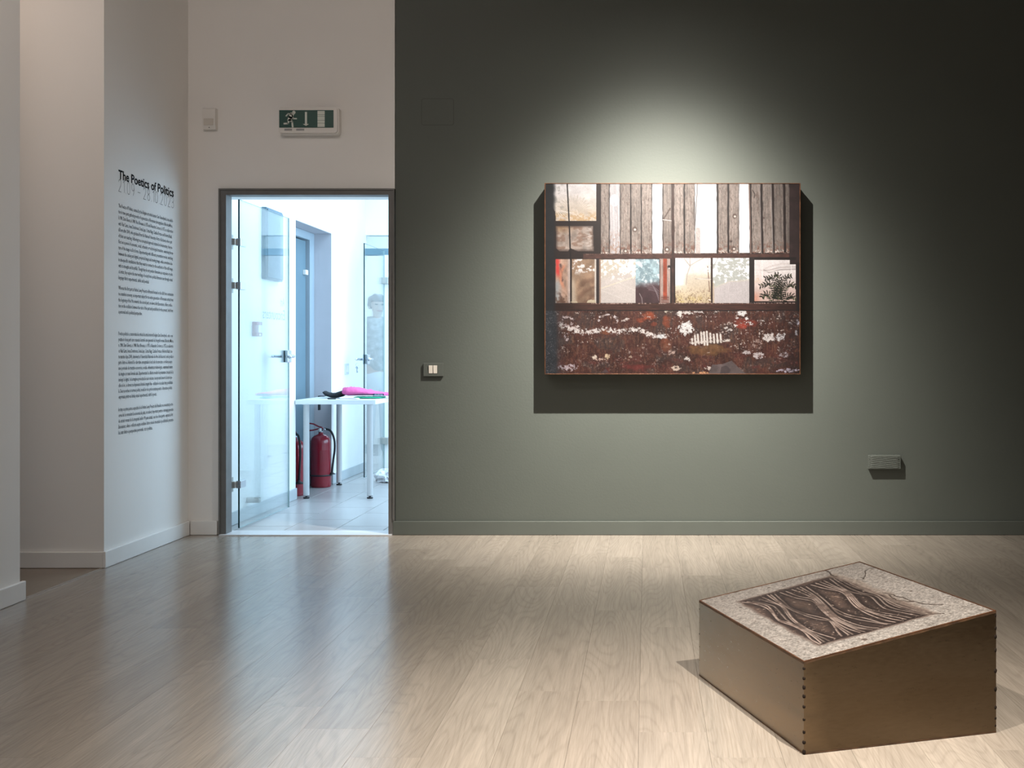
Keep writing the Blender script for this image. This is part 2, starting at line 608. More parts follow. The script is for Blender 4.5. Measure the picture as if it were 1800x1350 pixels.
PLANKS = {}
nx0 = int(math.floor((XL - 0.0) / PW))
npl = 0
XLINE = 0.171        # one long joint of the planks
k0 = math.ceil((XL - XLINE) / PW) - 1
k1 = int((2.75 - XLINE) / PW) + 1
for k in range(k0, k1):
    x = XLINE + k * PW
    wdt = PW
    if x < XL:
        wdt = PW - (XL - x)
        x = XL
    st = {0: 0.0, 1: 0.47, 2: 0.88, 3: 0.23, 4: 0.66}[(k * 3) % 5] * PL + random.uniform(-0.1, 0.1)
    if st < 0.08:
        st = PL
    y = YW - 0.002 - st
    yend = YW - 0.002
    while yend > 1.9:
        L = min(yend - y, PL)
        key = (round(L, 3), round(wdt, 3))
        if L > 0.05:
            if key not in PLANKS:
                PLANKS[key] = plank_mesh(L, wdt)
                PLANKS[key].materials.append(M['wood'])
            o = bpy.data.objects.new('plank', PLANKS[key])
            o.location = (x, yend - L, 0)
            COL.objects.link(o)
            o.parent = floor
            npl += 1
        yend = yend - L if L > 0.05 else y
        y = yend - PL
# short brown planks in the side opening
for j in range(5):
    yy = 5.105 + j * 0.157
    key = ('alcove',)
    if key not in PLANKS:
        PLANKS[key] = plank_mesh(0.157, 0.155)
    me = plank_mesh(0.157, 1.6)
    me.materials.append(M['wood_warm'])
    o = bpy.data.objects.new('plank', me)
    o.location = (XL - 1.6 - 0.012, yy, 0)
    COL.objects.link(o)
    o.parent = floor
struct(obj('trim_1', B(XL - 0.012, XL + 0.002, 5.105, 5.885, -0.01, 0.0015, bevel=0.0005), M['joint']), 'thin joint strip across the side opening')

# --- skirting boards


def skirt(name, x0, x1, y0, y1, m, h=0.085, label=None):
    bm_ = bmesh.new()
    box(bm_, x0, x1, y0, y1, 0.001, h, bevel=0.003, seg=2)
    return struct(obj(name, bm_, m), label)


skirt('baseboard_left', XL, XL + 0.016, 5.872, 6.954, M['white_trim'], label='white skirting below the wall text')
skirt('baseboard_back', XL + 0.018, -2.576, YW - 0.016, YW, M['white_trim'], label='short white skirting left of the doorway')
skirt('baseboard_alcove', -4.5, XL - 0.0005, 5.872, 5.89, M['white_trim'], 0.082, label='white skirting in the side opening')
skirt('baseboard_near', XL, XL + 0.018, -2.9, 5.118, M['white_trim'], label='white skirting of the nearest wall')
bm = bmesh.new()
box(bm, -1.522, 4.99, YW - 0.016, YW, 0.001, 0.083, bevel=0.0025, seg=2)
struct(obj('baseboard_right', bm, M['green_paint']), 'olive green skirting below the olive wall')

# ------------------------------------------------------------------ door frame and threshold
d1 = root_struct('door_1', (-2.0, YW, 0), 'clear glass door standing open in the taupe door frame')
FY0, FY1 = YW - 0.014, 7.05
xo0, xi0, xi1, xo1, zo, zi = -2.566, -2.522, -1.5490, -1.5135, 2.0776, 2.040
bm = bmesh.new()
# left jamb, right jamb, head: mitred prisms with a stepped face
prism(bm, [(xo0, FY0, 0), (xi0, FY0, 0), (xi0, FY0, zi), (xo0, FY0, zo)], (0, FY1 - FY0, 0))
obj('door_jamb', bm, M['frame'], d1)
bm = bmesh.new()
prism(bm, [(xi1, FY0, 0.0), (xo1, FY0, 0.0), (xo1, FY0, zo), (xi1, FY0, zi)], (0, FY1 - FY0, 0))
obj('door_jamb', bm, M['frame'], d1)
bm = bmesh.new()
prism(bm, [(xo0, FY0, zo), (xi0, FY0, zi), (xi1, FY0, zi), (xo1, FY0, zo)], (0, FY1 - FY0, 0))
obj('door_head', bm, M['frame'], d1)
bm = bmesh.new()
for (xa, xb) in ((xo0, xo0 + 0.010), (xo1 - 0.009, xo1)):
    box(bm, xa, xb, FY0 - 0.006, FY0, 0.09 if xa > -2 else 0.0, zo)
box(bm, xo0 + 0.010, xo1 - 0.009, FY0 - 0.006, FY0, zo - 0.010, zo)
obj('frame_bead', bm, M['frame'], d1)
struct(obj('trim_2', B(xo0 + 0.01, xo1 - 0.012, YW - 0.045, 7.10, -0.004, 0.007, bevel=0.002), M['threshold']), 'pale threshold strip under the doorway')

# ------------------------------------------------------------------ passage beyond the door
YFAR = 10.85
R0, R1 = 8.69, 9.68      # recess of the blue door in the left wall
ZR = 2.095
bm = bmesh.new()
box(bm, XP - 0.2, XP, 7.25, R0, 0, 3.0)
struct(obj('wall_passage_left', bm, M['passage_wall']), 'white passage wall behind the glass door')
struct(obj('wall_passage_left.001', B(XP - 0.2, XP, R1, YFAR + 0.05, 0, 3.0), M['passage_wall']), 'white passage wall beyond the blue door')
struct(obj('wall_passage_left.002', B(XP - 0.2, XP, R0, R1, ZR, 3.0), M['passage_wall']), 'white passage wall above the blue door')
struct(obj('wall_passage_right', B(-0.55, -0.35, 7.25, YFAR, 0, 3.0), M['passage_wall']))
struct(obj('ceiling.001', B(-5.0, 1.2, 7.25, 14.2, 3.0, 3.1), M['passage_wall']))
# reveals (plaster) of the recess
bm = bmesh.new()
box(bm, -2.90, XP - 0.001, R1 - 0.004, R1, 0, ZR)
struct(obj('trim_3', bm, M['reveal']), 'grey reveal beside the blue grey door')
struct(obj('trim_4', B(-2.90, XP - 0.001, R0, R1 - 0.004, ZR - 0.004, ZR), M['reveal']), 'grey soffit above the blue grey door')
# far partition and room
struct(obj('wall_far', B(-1.41, -0.35, YFAR, YFAR + 0.12, 0, 3.0), M['passage_wall']), 'white partition right of the far doorway')
struct(obj('wall_far.001', B(XP, -1.41, YFAR, YFAR + 0.12, 2.20, 3.0), M['passage_wall']), 'white partition above the far doorway')
struct(obj('trim_5', B(XP, -1.41, YFAR - 0.01, YFAR + 0.10, 2.015, 2.075), M['header']), 'blue grey header bar of the far doorway')
struct(obj('window_1', B(XP, -1.41, YFAR + 0.04, YFAR + 0.05, 2.075, 2.20), M['glass']), 'glass transom above the far doorway')
struct(obj('wall_end', B(-5.0, 1.2, 14.0, 14.2, 0, 3.0), M['passage_wall']))
struct(obj('wall_end.001', B(-5.0, -4.8, YFAR + 0.05, 14.0, 0, 3.0), M['passage_wall']))
struct(obj('wall_end.002', B(1.0, 1.2, 7.25, 14.0, 0, 3.0), M['passage_wall']))
struct(obj('wall_end.003', B(-5.0, XP - 0.2, YFAR - 0.1, YFAR + 0.05, 0, 3.0), M['passage_wall']))
skirt('baseboard_passage', XP, XP + 0.012, 7.25, R0, M['passage_base'], 0.085, label='grey tile skirting behind the glass door')
skirt('baseboard_passage.001', XP, XP + 0.012, R1, YFAR, M['passage_base'], 0.085, label='grey tile skirting beyond the blue door')
skirt('baseboard_passage.002', -2.772, XP, R1 - 0.016, R1 - 0.004, M['passage_base'], 0.085, label='grey tile skirting in the blue door recess')

tf = struct(obj('floor.001', B(-5.0, 1.2, 7.05, 14.2, -0.12, -0.006), M['grout']), 'grey tiled floor beyond the doorway')
TW, TL, TG = 0.306, 0.60, 0.004


def tile_mesh(wd, ln):
    bm_ = bmesh.new()
    x0, x1, y0, y1 = TG / 2, wd - TG / 2, TG / 2, ln - TG / 2
    b_ = 0.0015
    lo = [(x0, y0), (x1, y0), (x1, y1), (x0, y1)]
    hi = [(x0 + b_, y0 + b_), (x1 - b_, y0 + b_), (x1 - b_, y1 - b_), (x0 + b_, y1 - b_)]
    r1 = [bm_.verts.new((x, y, -0.0062)) for x, y in lo]
    r2 = [bm_.verts.new((x, y, 0.0)) for x, y in hi]
    for i in range(4):
        bm_.faces.new((r1[i], r1[(i + 1) % 4], r2[(i + 1) % 4], r2[i]))
    bm_.faces.new(r2)
    me = bpy.data.meshes.new('tile')
    bm_.to_mesh(me)
    bm_.free()
    me.materials.append(M['tile'])
    return me


tiles = {}
for c in range(-2, 5):
    x = -2.234 + c * TW
    xa, xb = max(x, XP - 0.16), x + TW
    if xb - xa < 0.03:
        continue
    ys = 7.32 if c % 2 else 7.62
    y = ys - TL
    while y < 12.4:
        ya, yb = max(y, 7.10), y + TL
        if yb - ya > 0.03:
            key = (round(xb - xa, 3), round(yb - ya, 3))
            if key not in tiles:
                tiles[key] = tile_mesh(xb - xa, yb - ya)
            o = bpy.data.objects.new('tile', tiles[key])
            o.location = (xa, ya, 0)
            COL.objects.link(o)
            o.parent = tf
        y += TL
struct(obj('floor.002', B(-4.8, XP - 0.16, YFAR + 0.05, 14.0, -0.006, 0.0), M['tile']), 'grey floor of the far room')
struct(obj('floor.003', B(-1.01, 1.0, 7.25, 14.0, -0.006, 0.0), M['tile']), 'grey floor on the right of the passage')

# ------------------------------------------------------------------ glass doors


def glass_pane(name, x, y0, y1, z0, z1, parent, th=0.010):
    bm_ = bmesh.new()
    fs = box(bm_, x - th / 2, x + th / 2, y0, y1, z0, z1)
    me = bpy.data.meshes.new(name)
    bmesh.ops.recalc_face_normals(bm_, faces=bm_.faces[:])
    bm_.to_mesh(me)
    bm_.free()
    me.materials.append(M['glass'])
    me.materials.append(M['glass_edge'])
    me.materials.append(M['glass_far_edge'])
    for p in me.polygons:
        p.material_index = 0 if abs(p.normal.x) > 0.5 else (1 if p.normal.y < -0.5 else 2)
    return link(name, me, None, parent)


GX, GY0, GY1 = -2.502, 7.118, 8.107
pane = glass_pane('glass_pane', GX, GY0, GY1, 0.018, 2.035, d1)
for hz in (1.772, 1.505, 0.286):
    h = obj('hinge', B(-2.545, -2.538, 7.075, 7.125, hz - 0.045, hz + 0.045, bevel=0.002), M['bronze_metal'], d1)
    bm = bmesh.new()
    box(bm, -2.538, GX - 0.012, 7.085, 7.115, hz - 0.020, hz + 0.020, bevel=0.003)
    obj('hinge_arm', bm, M['bronze_metal'], h)
    bm = bmesh.new()
    box(bm, GX - 0.014, GX + 0.014, 7.108, 7.205, hz - 0.023, hz + 0.023, bevel=0.003)
    obj('hinge_clamp', bm, M['chrome'], h)


def door_lever(parent, x, ye, z, near=True, keys=True):
    """square lock plates on both faces and a lever on each side"""
    for s in (-1, 1):
        lp = obj('lock_plate', B(min(x + s * 0.005, x + s * 0.022), max(x + s * 0.005, x + s * 0.022), ye - 0.002, ye + 0.085, z - 0.04, z + 0.045, bevel=0.003), M['chrome'], parent)
        bm_ = bmesh.new()
        lathe(bm_, [(0.016, 0), (0.016, 0.006), (0.011, 0.008), (0.011, 0.03)], (0, 0, 0), 14, 'X')
        for v in bm_.verts:
            v.co.x = x + s * (0.022 + v.co.x)
            v.co.y += ye + 0.035
            v.co.z += z + 0.002
        pts = catmull([(x + s * 0.048, ye + 0.04, z + 0.002), (x + s * 0.056, ye + 0.02, z + 0.003), (x + s * 0.060, ye - 0.03, z + 0.004),
                       (x + s * 0.062, ye - 0.085, z)], 5)
        tube(bm_, pts, [0.011] * (len(pts) - 3) + [0.010, 0.009, 0.006], 10)
        obj('lever', bm_, M['chrome'], lp, smooth=True)


door_lever(d1, GX, 8.02, 1.068)
# door stop between the glass and the wall
bm = bmesh.new()
lathe(bm, [(0.012, 0), (0.019, 0.004), (0.019, 0.080), (0.015, 0.086), (0.004, 0.088)], (XP, 7.635, 0.126), 20, 'X')
st = obj('door_stop', bm, M['bronze_metal'], None, True)
tag(st, 'short grey cylindrical door stop low on the wall behind the glass door', 'door stop')

# second glass door, at the end of the passage
d2 = root_struct('door_2', (-2.45, YFAR, 0), 'second glass door at the far end of the passage')
glass_pane('glass_pane', -2.45, 10.06, YFAR - 0.03, 0.018, 2.05, d2)
for hz in (1.772, 0.282):
    obj('hinge', B(-2.467, -2.405, YFAR - 0.075, YFAR - 0.012, hz - 0.03, hz + 0.03, bevel=0.003), M['bronze_metal'], d2)
door_lever(d2, -2.45, 10.10, 1.04)
obj('door_post', B(-2.458, -2.40, YFAR - 0.01, YFAR + 0.06, 0, 2.015, bevel=0.002), M['passage_wall'], d2)
kr = thing('key', (-2.51, 10.07, 0.99), 'small key hanging from the lock of the far glass door', 'key')
bm = bmesh.new()
tube(bm, [(-2.515 + 0.012 * math.cos(a), 10.07, 0.995 + 0.012 * math.sin(a)) for a in [i * math.pi / 6 for i in range(12)]], 0.0016, 6)
obj('key_ring', bm, M['chrome'], kr)
bm = bmesh.new()
lathe(bm, [(0.010, 0), (0.013, 0.002), (0.013, 0.004), (0.010, 0.006)], (-2.515, 10.067, 0.972), 14, 'Y')
box(bm, -2.519, -2.511, 10.067, 10.072, 0.925, 0.962)
box(bm, -2.511, -2.506, 10.067, 10.072, 0.930, 0.938)
obj('key_blade', bm, M['chrome'], kr)

# blue grey door in the recess
d3 = root_struct('door_3', (-2.79, 9.2, 0), 'blue grey panel door in the left wall of the passage')
obj('door_leaf', B(-2.84, -2.80, R0 + 0.05, R1 - 0.155, 0.01, 2.015, bevel=0.003), M['blue_door'], d3)
bm = bmesh.new()
box(bm, -2.845, -2.772, R1 - 0.125, R1 - 0.004, 0, 2.09, bevel=0.004)
obj('door_jamb', bm, M['door_trim'], d3)
bm = bmesh.new()
box(bm, -2.845, -2.772, R0 - 0.06, R1 - 0.1255, 2.025, 2.09, bevel=0.004)
obj('door_head', bm, M['door_trim'], d3)
bm = bmesh.new()
box(bm, -2.845, -2.772, R0 - 0.06, R0 + 0.045, 0, 2.024, bevel=0.004)
obj('door_jamb', bm, M['door_trim'], d3)
bm = bmesh.new()
box(bm, -2.90, -2.845, R0 - 0.06, R1, 0, ZR)
obj('door_backing', bm, M['black'], d3)
obj('contact_plate', B(-2.80, -2.775, R1 - 0.235, R1 - 0.165, 1.735, 1.775, bevel=0.003), M['white_plastic'], d3)

# ------------------------------------------------------------------ things on the passage wall
cb = thing('wall_cabinet', (XP, 8.08, 1.59), 'flat blue grey cabinet high on the wall behind the glass door', 'cabinet')
obj('cabinet_body', B(XP, XP + 0.035, 7.92, 8.27, 1.60, 2.092, bevel=0.004), M['cabinet'], cb)
obj('cabinet_lid', B(XP + 0.035, XP + 0.043, 7.93, 8.26, 1.612, 2.08, bevel=0.003), M['cabinet'], cb)
cp = thing('alarm_call_point', (XP, 7.78, 1.29), 'pale red fire alarm call point with white window behind the glass door', 'alarm')
obj('housing', B(XP, XP + 0.036, 7.73, 7.83, 1.205, 1.303, bevel=0.004), M['red_plastic'], cp)
obj('window', B(XP + 0.036, XP + 0.041, 7.745, 7.815, 1.230, 1.280, bevel=0.002), M['paper'], cp)
obj('key_slot', B(XP + 0.036, XP + 0.039, 7.765, 7.795, 1.210, 1.222, bevel=0.001), M['paper'], cp)
sw = thing('switch_plate', (XP, 10.17, 0.96), 'small pale wall switch above the back of the white table', 'switch')
obj('plate', B(XP, XP + 0.008, 10.10, 10.22, 0.91, 1.005, bevel=0.002), M['grey_plate'], sw)
obj('rocker', B(XP + 0.008, XP + 0.013, 10.13, 10.19, 0.93, 0.985, bevel=0.002), M['white_plastic'], sw)

# ------------------------------------------------------------------ text helper
_tc = bpy.data.curves.new('lettering_source', 'FONT')
_to = bpy.data.objects.new('lettering_source', _tc)
COL.objects.link(_to)


def text_poly(body, offset=0.0, res=2, spacing=1.0):
    """flat glyph outlines: list of 2-D verts, faces, normalised by the em size"""
    _tc.body = body
    _tc.size = 1.0
    _tc.offset = offset
    _tc.resolution_u = res
    _tc.space_character = spacing
    _tc.fill_mode = 'FRONT'
    bpy.context.view_layer.update()
    dg = bpy.context.evaluated_depsgraph_get()
    ev = _to.evaluated_get(dg)
    me = ev.to_mesh()
    v = [(p.co.x, p.co.y) for p in me.vertices]
    f = [tuple(p.vertices) for p in me.polygons]
    ev.to_mesh_clear()
    return v, f


class Flat:
    """collects flat polygons in plane coordinates and builds them on a plane"""

    def __init__(self):
        self.v, self.f = [], []

    def add(self, v, f):
        b = len(self.v)
        self.v += list(v)
        self.f += [tuple(i + b for i in q) for q in f]

    def text(self, body, x, y, width=None, height=1.0, **kw):
        v, f = text_poly(body, **kw)
        if not v:
            return
        x0, x1 = min(p[0] for p in v), max(p[0] for p in v)
        sx = (width / (x1 - x0)) if width else height
        self.add([(x + (p[0] - x0) * sx, y + p[1] * height) for p in v], f)

    def poly(self, pts):
        self.add(pts, [tuple(range(len(pts)))])

    def ribbon(self, pts, wd):
        """a stroke as quads with round-ish joints"""
        h = wd / 2
        for (x0, y0), (x1, y1) in zip(pts, pts[1:]):
            L = math.hypot(x1 - x0, y1 - y0) or 1e-6
            dx, dy = (x1 - x0) / L * h, (y1 - y0) / L * h
            self.poly([(x0 - dx * .5 - dy, y0 - dy * .5 + dx), (x0 - dx * .5 + dy, y0 - dy * .5 - dx), (x1 + dx * .5 + dy, y1 + dy * .5 - dx), (x1 + dx * .5 - dy, y1 + dy * .5 + dx)])

    def disc(self, cx, cy, r, n=20):
        self.poly([(cx + r * math.cos(2 * math.pi * i / n), cy + r * math.sin(2 * math.pi * i / n)) for i in range(n)])

    def build(self, name, m, fn, parent=None):
        me = bpy.data.meshes.new(name)
        me.from_pydata([fn(x, y) for x, y in self.v], [], self.f)
        me.update()
        return link(name, me, m, parent)


# ------------------------------------------------------------------ exhibition text on the side wall
wt = thing('wall_text', (XL, 6.4, 1.3), 'black vinyl exhibition text in English and Romanian on the white side wall', 'wall text')
TY0 = 6.05
TWID = 0.705


def on_left(x, y):
    return (XL + 0.0012, TY0 + x, y)


fl = Flat()
fl.text('The Poetics of Politics', 0, 2.000, TWID, 0.0665, offset=0.022, res=3)
_v, _ = text_poly('The Poetics of Politics', offset=0.022, res=3)
TS = TWID / (max(p[0] for p in _v) - min(p[0] for p in _v))
TM = min(p[0] for p in _v)
for pre, wd_ in (('', 'The'), ('The ', 'Poetics'), ('The Poetics ', 'of'), ('The Poetics of ', 'Politics')):
    x1 = max(p[0] for p in text_poly(pre + wd_, offset=0.022, res=3)[0])
    wv = text_poly(wd_, offset=0.022, res=3)[0]
    ww = max(p[0] for p in wv) - min(p[0] for p in wv)
    fl = Flat()
    fl.text(wd_, (x1 - ww - TM) * TS, 2.000, ww * TS, 0.0665, offset=0.022, res=3)
    o = fl.build('title_word', M['ink'], on_left, wt)
    o['kind'] = 'stuff'
DIG = {'0': [[(0, .5), (.03, .2), (.12, .03), (.25, 0), (.38, .03), (.47, .2), (.5, .5), (.47, .8), (.38, .97), (.25, 1), (.12, .97), (.03, .8), (0, .5)]],
       '1': [[(.02, .8), (.25, 1), (.25, 0)]],
       '2': [[(0, .78), (.06, .93), (.25, 1), (.44, .93), (.5, .75), (.42, .5), (0, 0), (.5, 0)]],
       '3': [[(0, .85), (.1, .97), (.25, 1), (.43, .93), (.48, .76), (.4, .58), (.2, .52), (.42, .46), (.5, .26), (.43, .07), (.25, 0), (.08, .03), (0, .15)]],
       '8': [[(.25, .53), (.08, .62), (.04, .78), (.1, .94), (.25, 1), (.4, .94), (.46, .78), (.42, .62), (.25, .53), (.06, .42), (0, .24), (.08, .06), (.25, 0), (.42, .06), (.5, .24), (.44, .42), (.25, .53)]],
       '9': [[(.5, .68), (.42, .45), (.25, .4), (.07, .48), (0, .7), (.07, .93), (.25, 1), (.43, .93), (.5, .68), (.45, .3), (.3, 0)]],
       '.': [[(.02, 0), (.06, .03)]], '-': [[(0, .42), (.5, .42)]], ' ': []}
s = '21.09 - 28.10.2023'
adv = {'.': .30, ' ': .38, '-': .75, '1': .52}
tot = sum(adv.get(c, .80) for c in s) - .30
cx = 0
for c in s:
    fl = Flat()
    for st_ in DIG[c]:
        fl.ribbon([((cx + p[0]) / tot * TWID, 1.934 + p[1] * 0.063) for p in st_], 0.0020)
    if fl.v:
        o = fl.build('date_character', M['ink'], on_left, wt)
    cx += adv.get(c, .80)

P1 = """The Poetics of Politics, curated by the Belgian art critic/curator Sam Steverlynck, is an exhibi-
tion in two parts gathering works of a generation of Romanian photographers (Nicoleta Moise,
b.1980, Dani Gherca, b.1988, Nicu Ilfoveanu, b.1975 and Alexandra Croitoru, b.1975, in collaboration
with Vlad Cantu, Ioana Dumitrescu, Sonia Lupu, Cristia Nagy, Catalina Portase and Roberta Nazdi,
all born after 2000), who graduated from the National University of Arts in Bucharest, where part
of them are teaching. Adhering to a conceptual approach situated in documentary, they re-
flect on a period of economic, social, urbanistic or technological transition, examining the na-
ture of the image in all its forms. Experimenting with different presentation modes, switching
between the analog and digital, projected image and moving image, while sometimes also
in site-specific installations that they want to connect to the aesthetics of the still image,
with its strengths and its pitfalls. Though they do not position themselves as outspoken or politi-
cal artists, they explore the inner workings of society from a political dimension seen through a visual
language that is experimental, subtle and poetical."""
P2 = """Whereas the first part at Harlan Levey Projects in Brussels focused on the shift from communism
to a market economy, an important subject for an entire generation of Romanian artists from
the beginning of the 90s onwards, the second part, on view at Art Encounters, offers a reflec-
tion on the oscillation between the ruins of the past and possibilities for the present, both from
a personal and a political perspective."""
P3 = """Poetica politicii e, curatoriata de criticul de arta/curatorul belgian Sam Steverlynck, este o ex-
pozitie in doua parti care reuneste lucrarile unei generatii de fotografi romani (Nicoleta Moise,
n. 1980, Dani Gherca, n. 1988, Nicu Ilfoveanu, n. 1975 si Alexandra Croitoru, n. 1975, in colaborare
cu Vlad Cantu, Ioana Dumitrescu, Sonia Lupu, Cristia Nagy, Catalina Portase si Roberta Nazdi, toa-
te nascute dupa 2000), absolventi ai Universitatii Nationale de Arte din Bucuresti, unde predau o
parte dintre ei. Aderand la o abordare conceptuala in locul celei documentare, ei reflecta asupra
unei perioade de tranzitie economica, sociala, urbanistica si tehnologica, examinand natura
de imagine in toate formele sale. Experimentand cu diferite moduri de prezentare, trecand de la
analogic la digital, de la imaginea proiectata la cea in miscare, incorporand uneori si lucrari spe-
cifice la loc, ei doresc sa depaseasca limitele imaginii fixe - utilizand-o in acelasi timp posibilitati-
le. Desi nu vorbesc in termeni politici, modul lor de a privi societatea poarta o dimensiune politica
exprimata printr-un limbaj vizual experimental, subtil si poetic."""
P4 = """In timp ce prima parte a expozitiei de la Harlan Levey Projects din Bruxelles s-a concentrat pe tre-
cerea de la comunism la economia de piata, un subiect important pentru o intreaga generatie
de artisti romani de la inceputul anilor 90 pana astazi, cea de-a doua parte, expusa la Art
Encounters, ofera o reflectie asupra oscilatiei dintre ruinele trecutului si posibilitatile prezentu-
lui, atat dintr-o perspectiva personala, cat si politica."""
for (body, ztop, dz) in ((P1, 1.8500, 0.0312), (P2, 1.4220, 0.0312), (P3, 1.1830, 0.0301), (P4, 0.7860, 0.0301)):
    fl = Flat()
    lines = body.split('\n')
    for i, ln in enumerate(lines):
        if i == len(lines) - 1:
            wd = TWID * len(ln) / 97.0
        else:
            wd = TWID * random.uniform(0.965, 1.0)
        fl.text(ln, 0, ztop - i * dz, wd, 0.0285, res=1, offset=0.004)
    o = fl.build('paragraph', M['ink_body'], on_left, wt)
    o['kind'] = 'stuff'

# lettering on the first glass door (read from behind)
fl = Flat()
fl.text('Art', 0.006, 0.115, 0.085, 0.085, res=2)
fl.text('Encounters', 0.0, 0.020, 0.46, 0.100, res=2)
lt = fl.build('lettering', M['etched'], lambda x, y: (GX - 0.0056, GY1 - 0.07 - x, 1.300 + y), d1)

# ------------------------------------------------------------------ white table
tb = thing('side_table', (-2.33, 9.2, 0), 'small white table with round white legs against the passage wall', 'table')
TX0, TX1, TYA, TYB, TZ = -2.625, -2.025, 8.66, 9.72, 0.745
obj('tabletop', B(TX0, TX1, TYA, TYB, TZ - 0.034, TZ, bevel=0.002), M['table_white'], tb)
for (lx, ly) in ((-2.563, 8.735), (-2.084, 8.735), (-2.556, 9.64), (-2.084, 9.64)):
    bm = bmesh.new()
    lathe(bm, [(0.020, 0.022), (0.0225, 0.024), (0.0225, TZ - 0.040), (0.032, TZ - 0.038), (0.032, TZ - 0.034)], (lx, ly, 0), 20)
    lg = obj('leg', bm, M['leg_white'], tb, True)
    bm = bmesh.new()
    lathe(bm, [(0.021, 0.0), (0.023, 0.003), (0.023, 0.010), (0.008, 0.012), (0.008, 0.018), (0.019, 0.019), (0.019, 0.022)], (lx, ly, 0), 16)
    obj('foot', bm, M['black'], lg, True)


# cloths on the table
def cloth(bm, path, widths, th, seed, wob=0.004):
    """a folded cloth as a rounded lumpy strip following a path"""
    rnd_ = random.Random(seed)
    path = catmull(path, 6)
    n = len(path)
    rings = []
    for i, p in enumerate(path):
        t_ = i / (n - 1)
        k = t_ * (len(widths) - 1)
        a = int(min(k, len(widths) - 2))
        wd = widths[a] + (widths[a + 1] - widths[a]) * (k - a)
        thk = th
        if isinstance(th, (list, tuple)):
            kk = t_ * (len(th) - 1)
            ai = int(min(kk, len(th) - 2))
            thk = th[ai] + (th[ai + 1] - th[ai]) * (kk - ai)
        d = (path[min(i + 1, n - 1)] - path[max(i - 1, 0)])
        d.normalize()
        u = Vector((0, 1, 0))
        u = (u - d * u.dot(d)).normalized()
        v = d.cross(u)
        if v.z < 0:
            v = -v
        ring = []
        for q in range(14):
            an = 2 * math.pi * q / 14
            cu, sv = math.cos(an), math.sin(an)
            cu = math.copysign(abs(cu) ** 0.7, cu)
            z_ = sv * thk / 2 + rnd_.uniform(-wob, wob) * (1 if sv > 0 else 0)
            ring.append(bm.verts.new(p + u * (cu * wd / 2) + v * z_))
        rings.append(ring)
    for a, b in zip(rings, rings[1:]):
        for q in range(14):
            bm.faces.new((a[q], a[(q + 1) % 14], b[(q + 1) % 14], b[q]))
    bm.faces.new(rings[0][::-1])
    bm.faces.new(rings[-1])


YC = 9.05
bm = bmesh.new()
cloth(bm, [(-2.515, YC, 0.792), (-2.49, YC, 0.776), (-2.45, YC, 0.766), (-2.41, YC, 0.768), (-2.38, YC, 0.778), (-2.36, YC, 0.786)],
      [0.10, 0.14, 0.18, 0.2, 0.2, 0.16], [0.018, 0.030, 0.036, 0.040, 0.046, 0.040], 3, 0.003)
o = obj('black_cloth_strap', bm, M['black_cloth'], None, True)
tag(o, 'crumpled black cloth lying under the pink cloth on the white table', 'cloth')
bm = bmesh.new()
cloth(bm, [(-2.352, YC - 0.02, 0.800), (-2.31, YC - 0.02, 0.797), (-2.24, YC - 0.02, 0.794), (-2.15, YC - 0.02, 0.787), (-2.07, YC - 0.02, 0.778), (-1.995, YC - 0.02, 0.774)],
      [0.16, 0.24, 0.26, 0.26, 0.22, 0.18], [0.052, 0.066, 0.058, 0.040, 0.026, 0.020], 5, 0.006)
pk = obj('pink_cloth_bag', bm, M['pink_cloth'], None, True)
tag(pk, 'pink folded cloth bag with a navy label lying on the white table', 'cloth')
bm = bmesh.new()
box(bm, -2.100, -2.020, YC - 0.140, YC - 0.135, 0.767, 0.783)
lb = obj('label_tag', bm, M['navy'], pk)
lb['label'] = 'navy label tag with pale lettering'
fl = Flat()
fl.text('clothing', -2.092, 0.772, 0.064, 0.013, res=1)
fl.build('label_lettering', M['paper'], lambda x, y: (x, YC - 0.1412, y), lb)
bm = bmesh.new()
cloth(bm, [(-2.25, YC - 0.05, 0.7525), (-2.17, YC - 0.05, 0.7525), (-2.08, YC - 0.05, 0.7525), (-2.045, YC - 0.05, 0.753)], [0.20, 0.26, 0.26, 0.20], 0.013, 8, 0.0008)
o = obj('green_cloth', bm, M['green_cloth'], None, True)
tag(o, 'flat green cloth beneath the pink bag on the white table', 'cloth')
bm = bmesh.new()
tube(bm, [(-2.408, 8.75, 0.7505), (-2.40, 8.75, 0.7505), (-2.35, 8.76, 0.7505), (-2.345, 8.76, 0.7505)], [0.003, 0.0055, 0.0055, 0.002], 8)
o = obj('pen', bm, M['black'], None, True)
tag(o, 'dark pen lying near the front edge of the white table', 'pen')
bm = bmesh.new()
cloth(bm, [(-2.335, 8.83, 0.752), (-2.28, 8.85, 0.751), (-2.22, 8.83, 0.751), (-2.19, 8.80, 0.750)], [0.04, 0.05, 0.05, 0.03], 0.007, 4, 0.001)
o = obj('paper_slip', bm, M['paper'], None, True)
tag(o, 'small white paper slip in front of the cloths on the white table', 'paper')
bm = bmesh.new()
box(bm, -2.636, -2.631, 9.30, 9.36, 0.637, 0.752, bevel=0.001)
box(bm, -2.636, -2.585, 9.30, 9.36, 0.7475, 0.752, bevel=0.001)
bx = obj('hanging_strap', bm, M['black_cloth'], None)
tag(bx, 'short black strap hanging over the wall edge of the white table', 'strap')


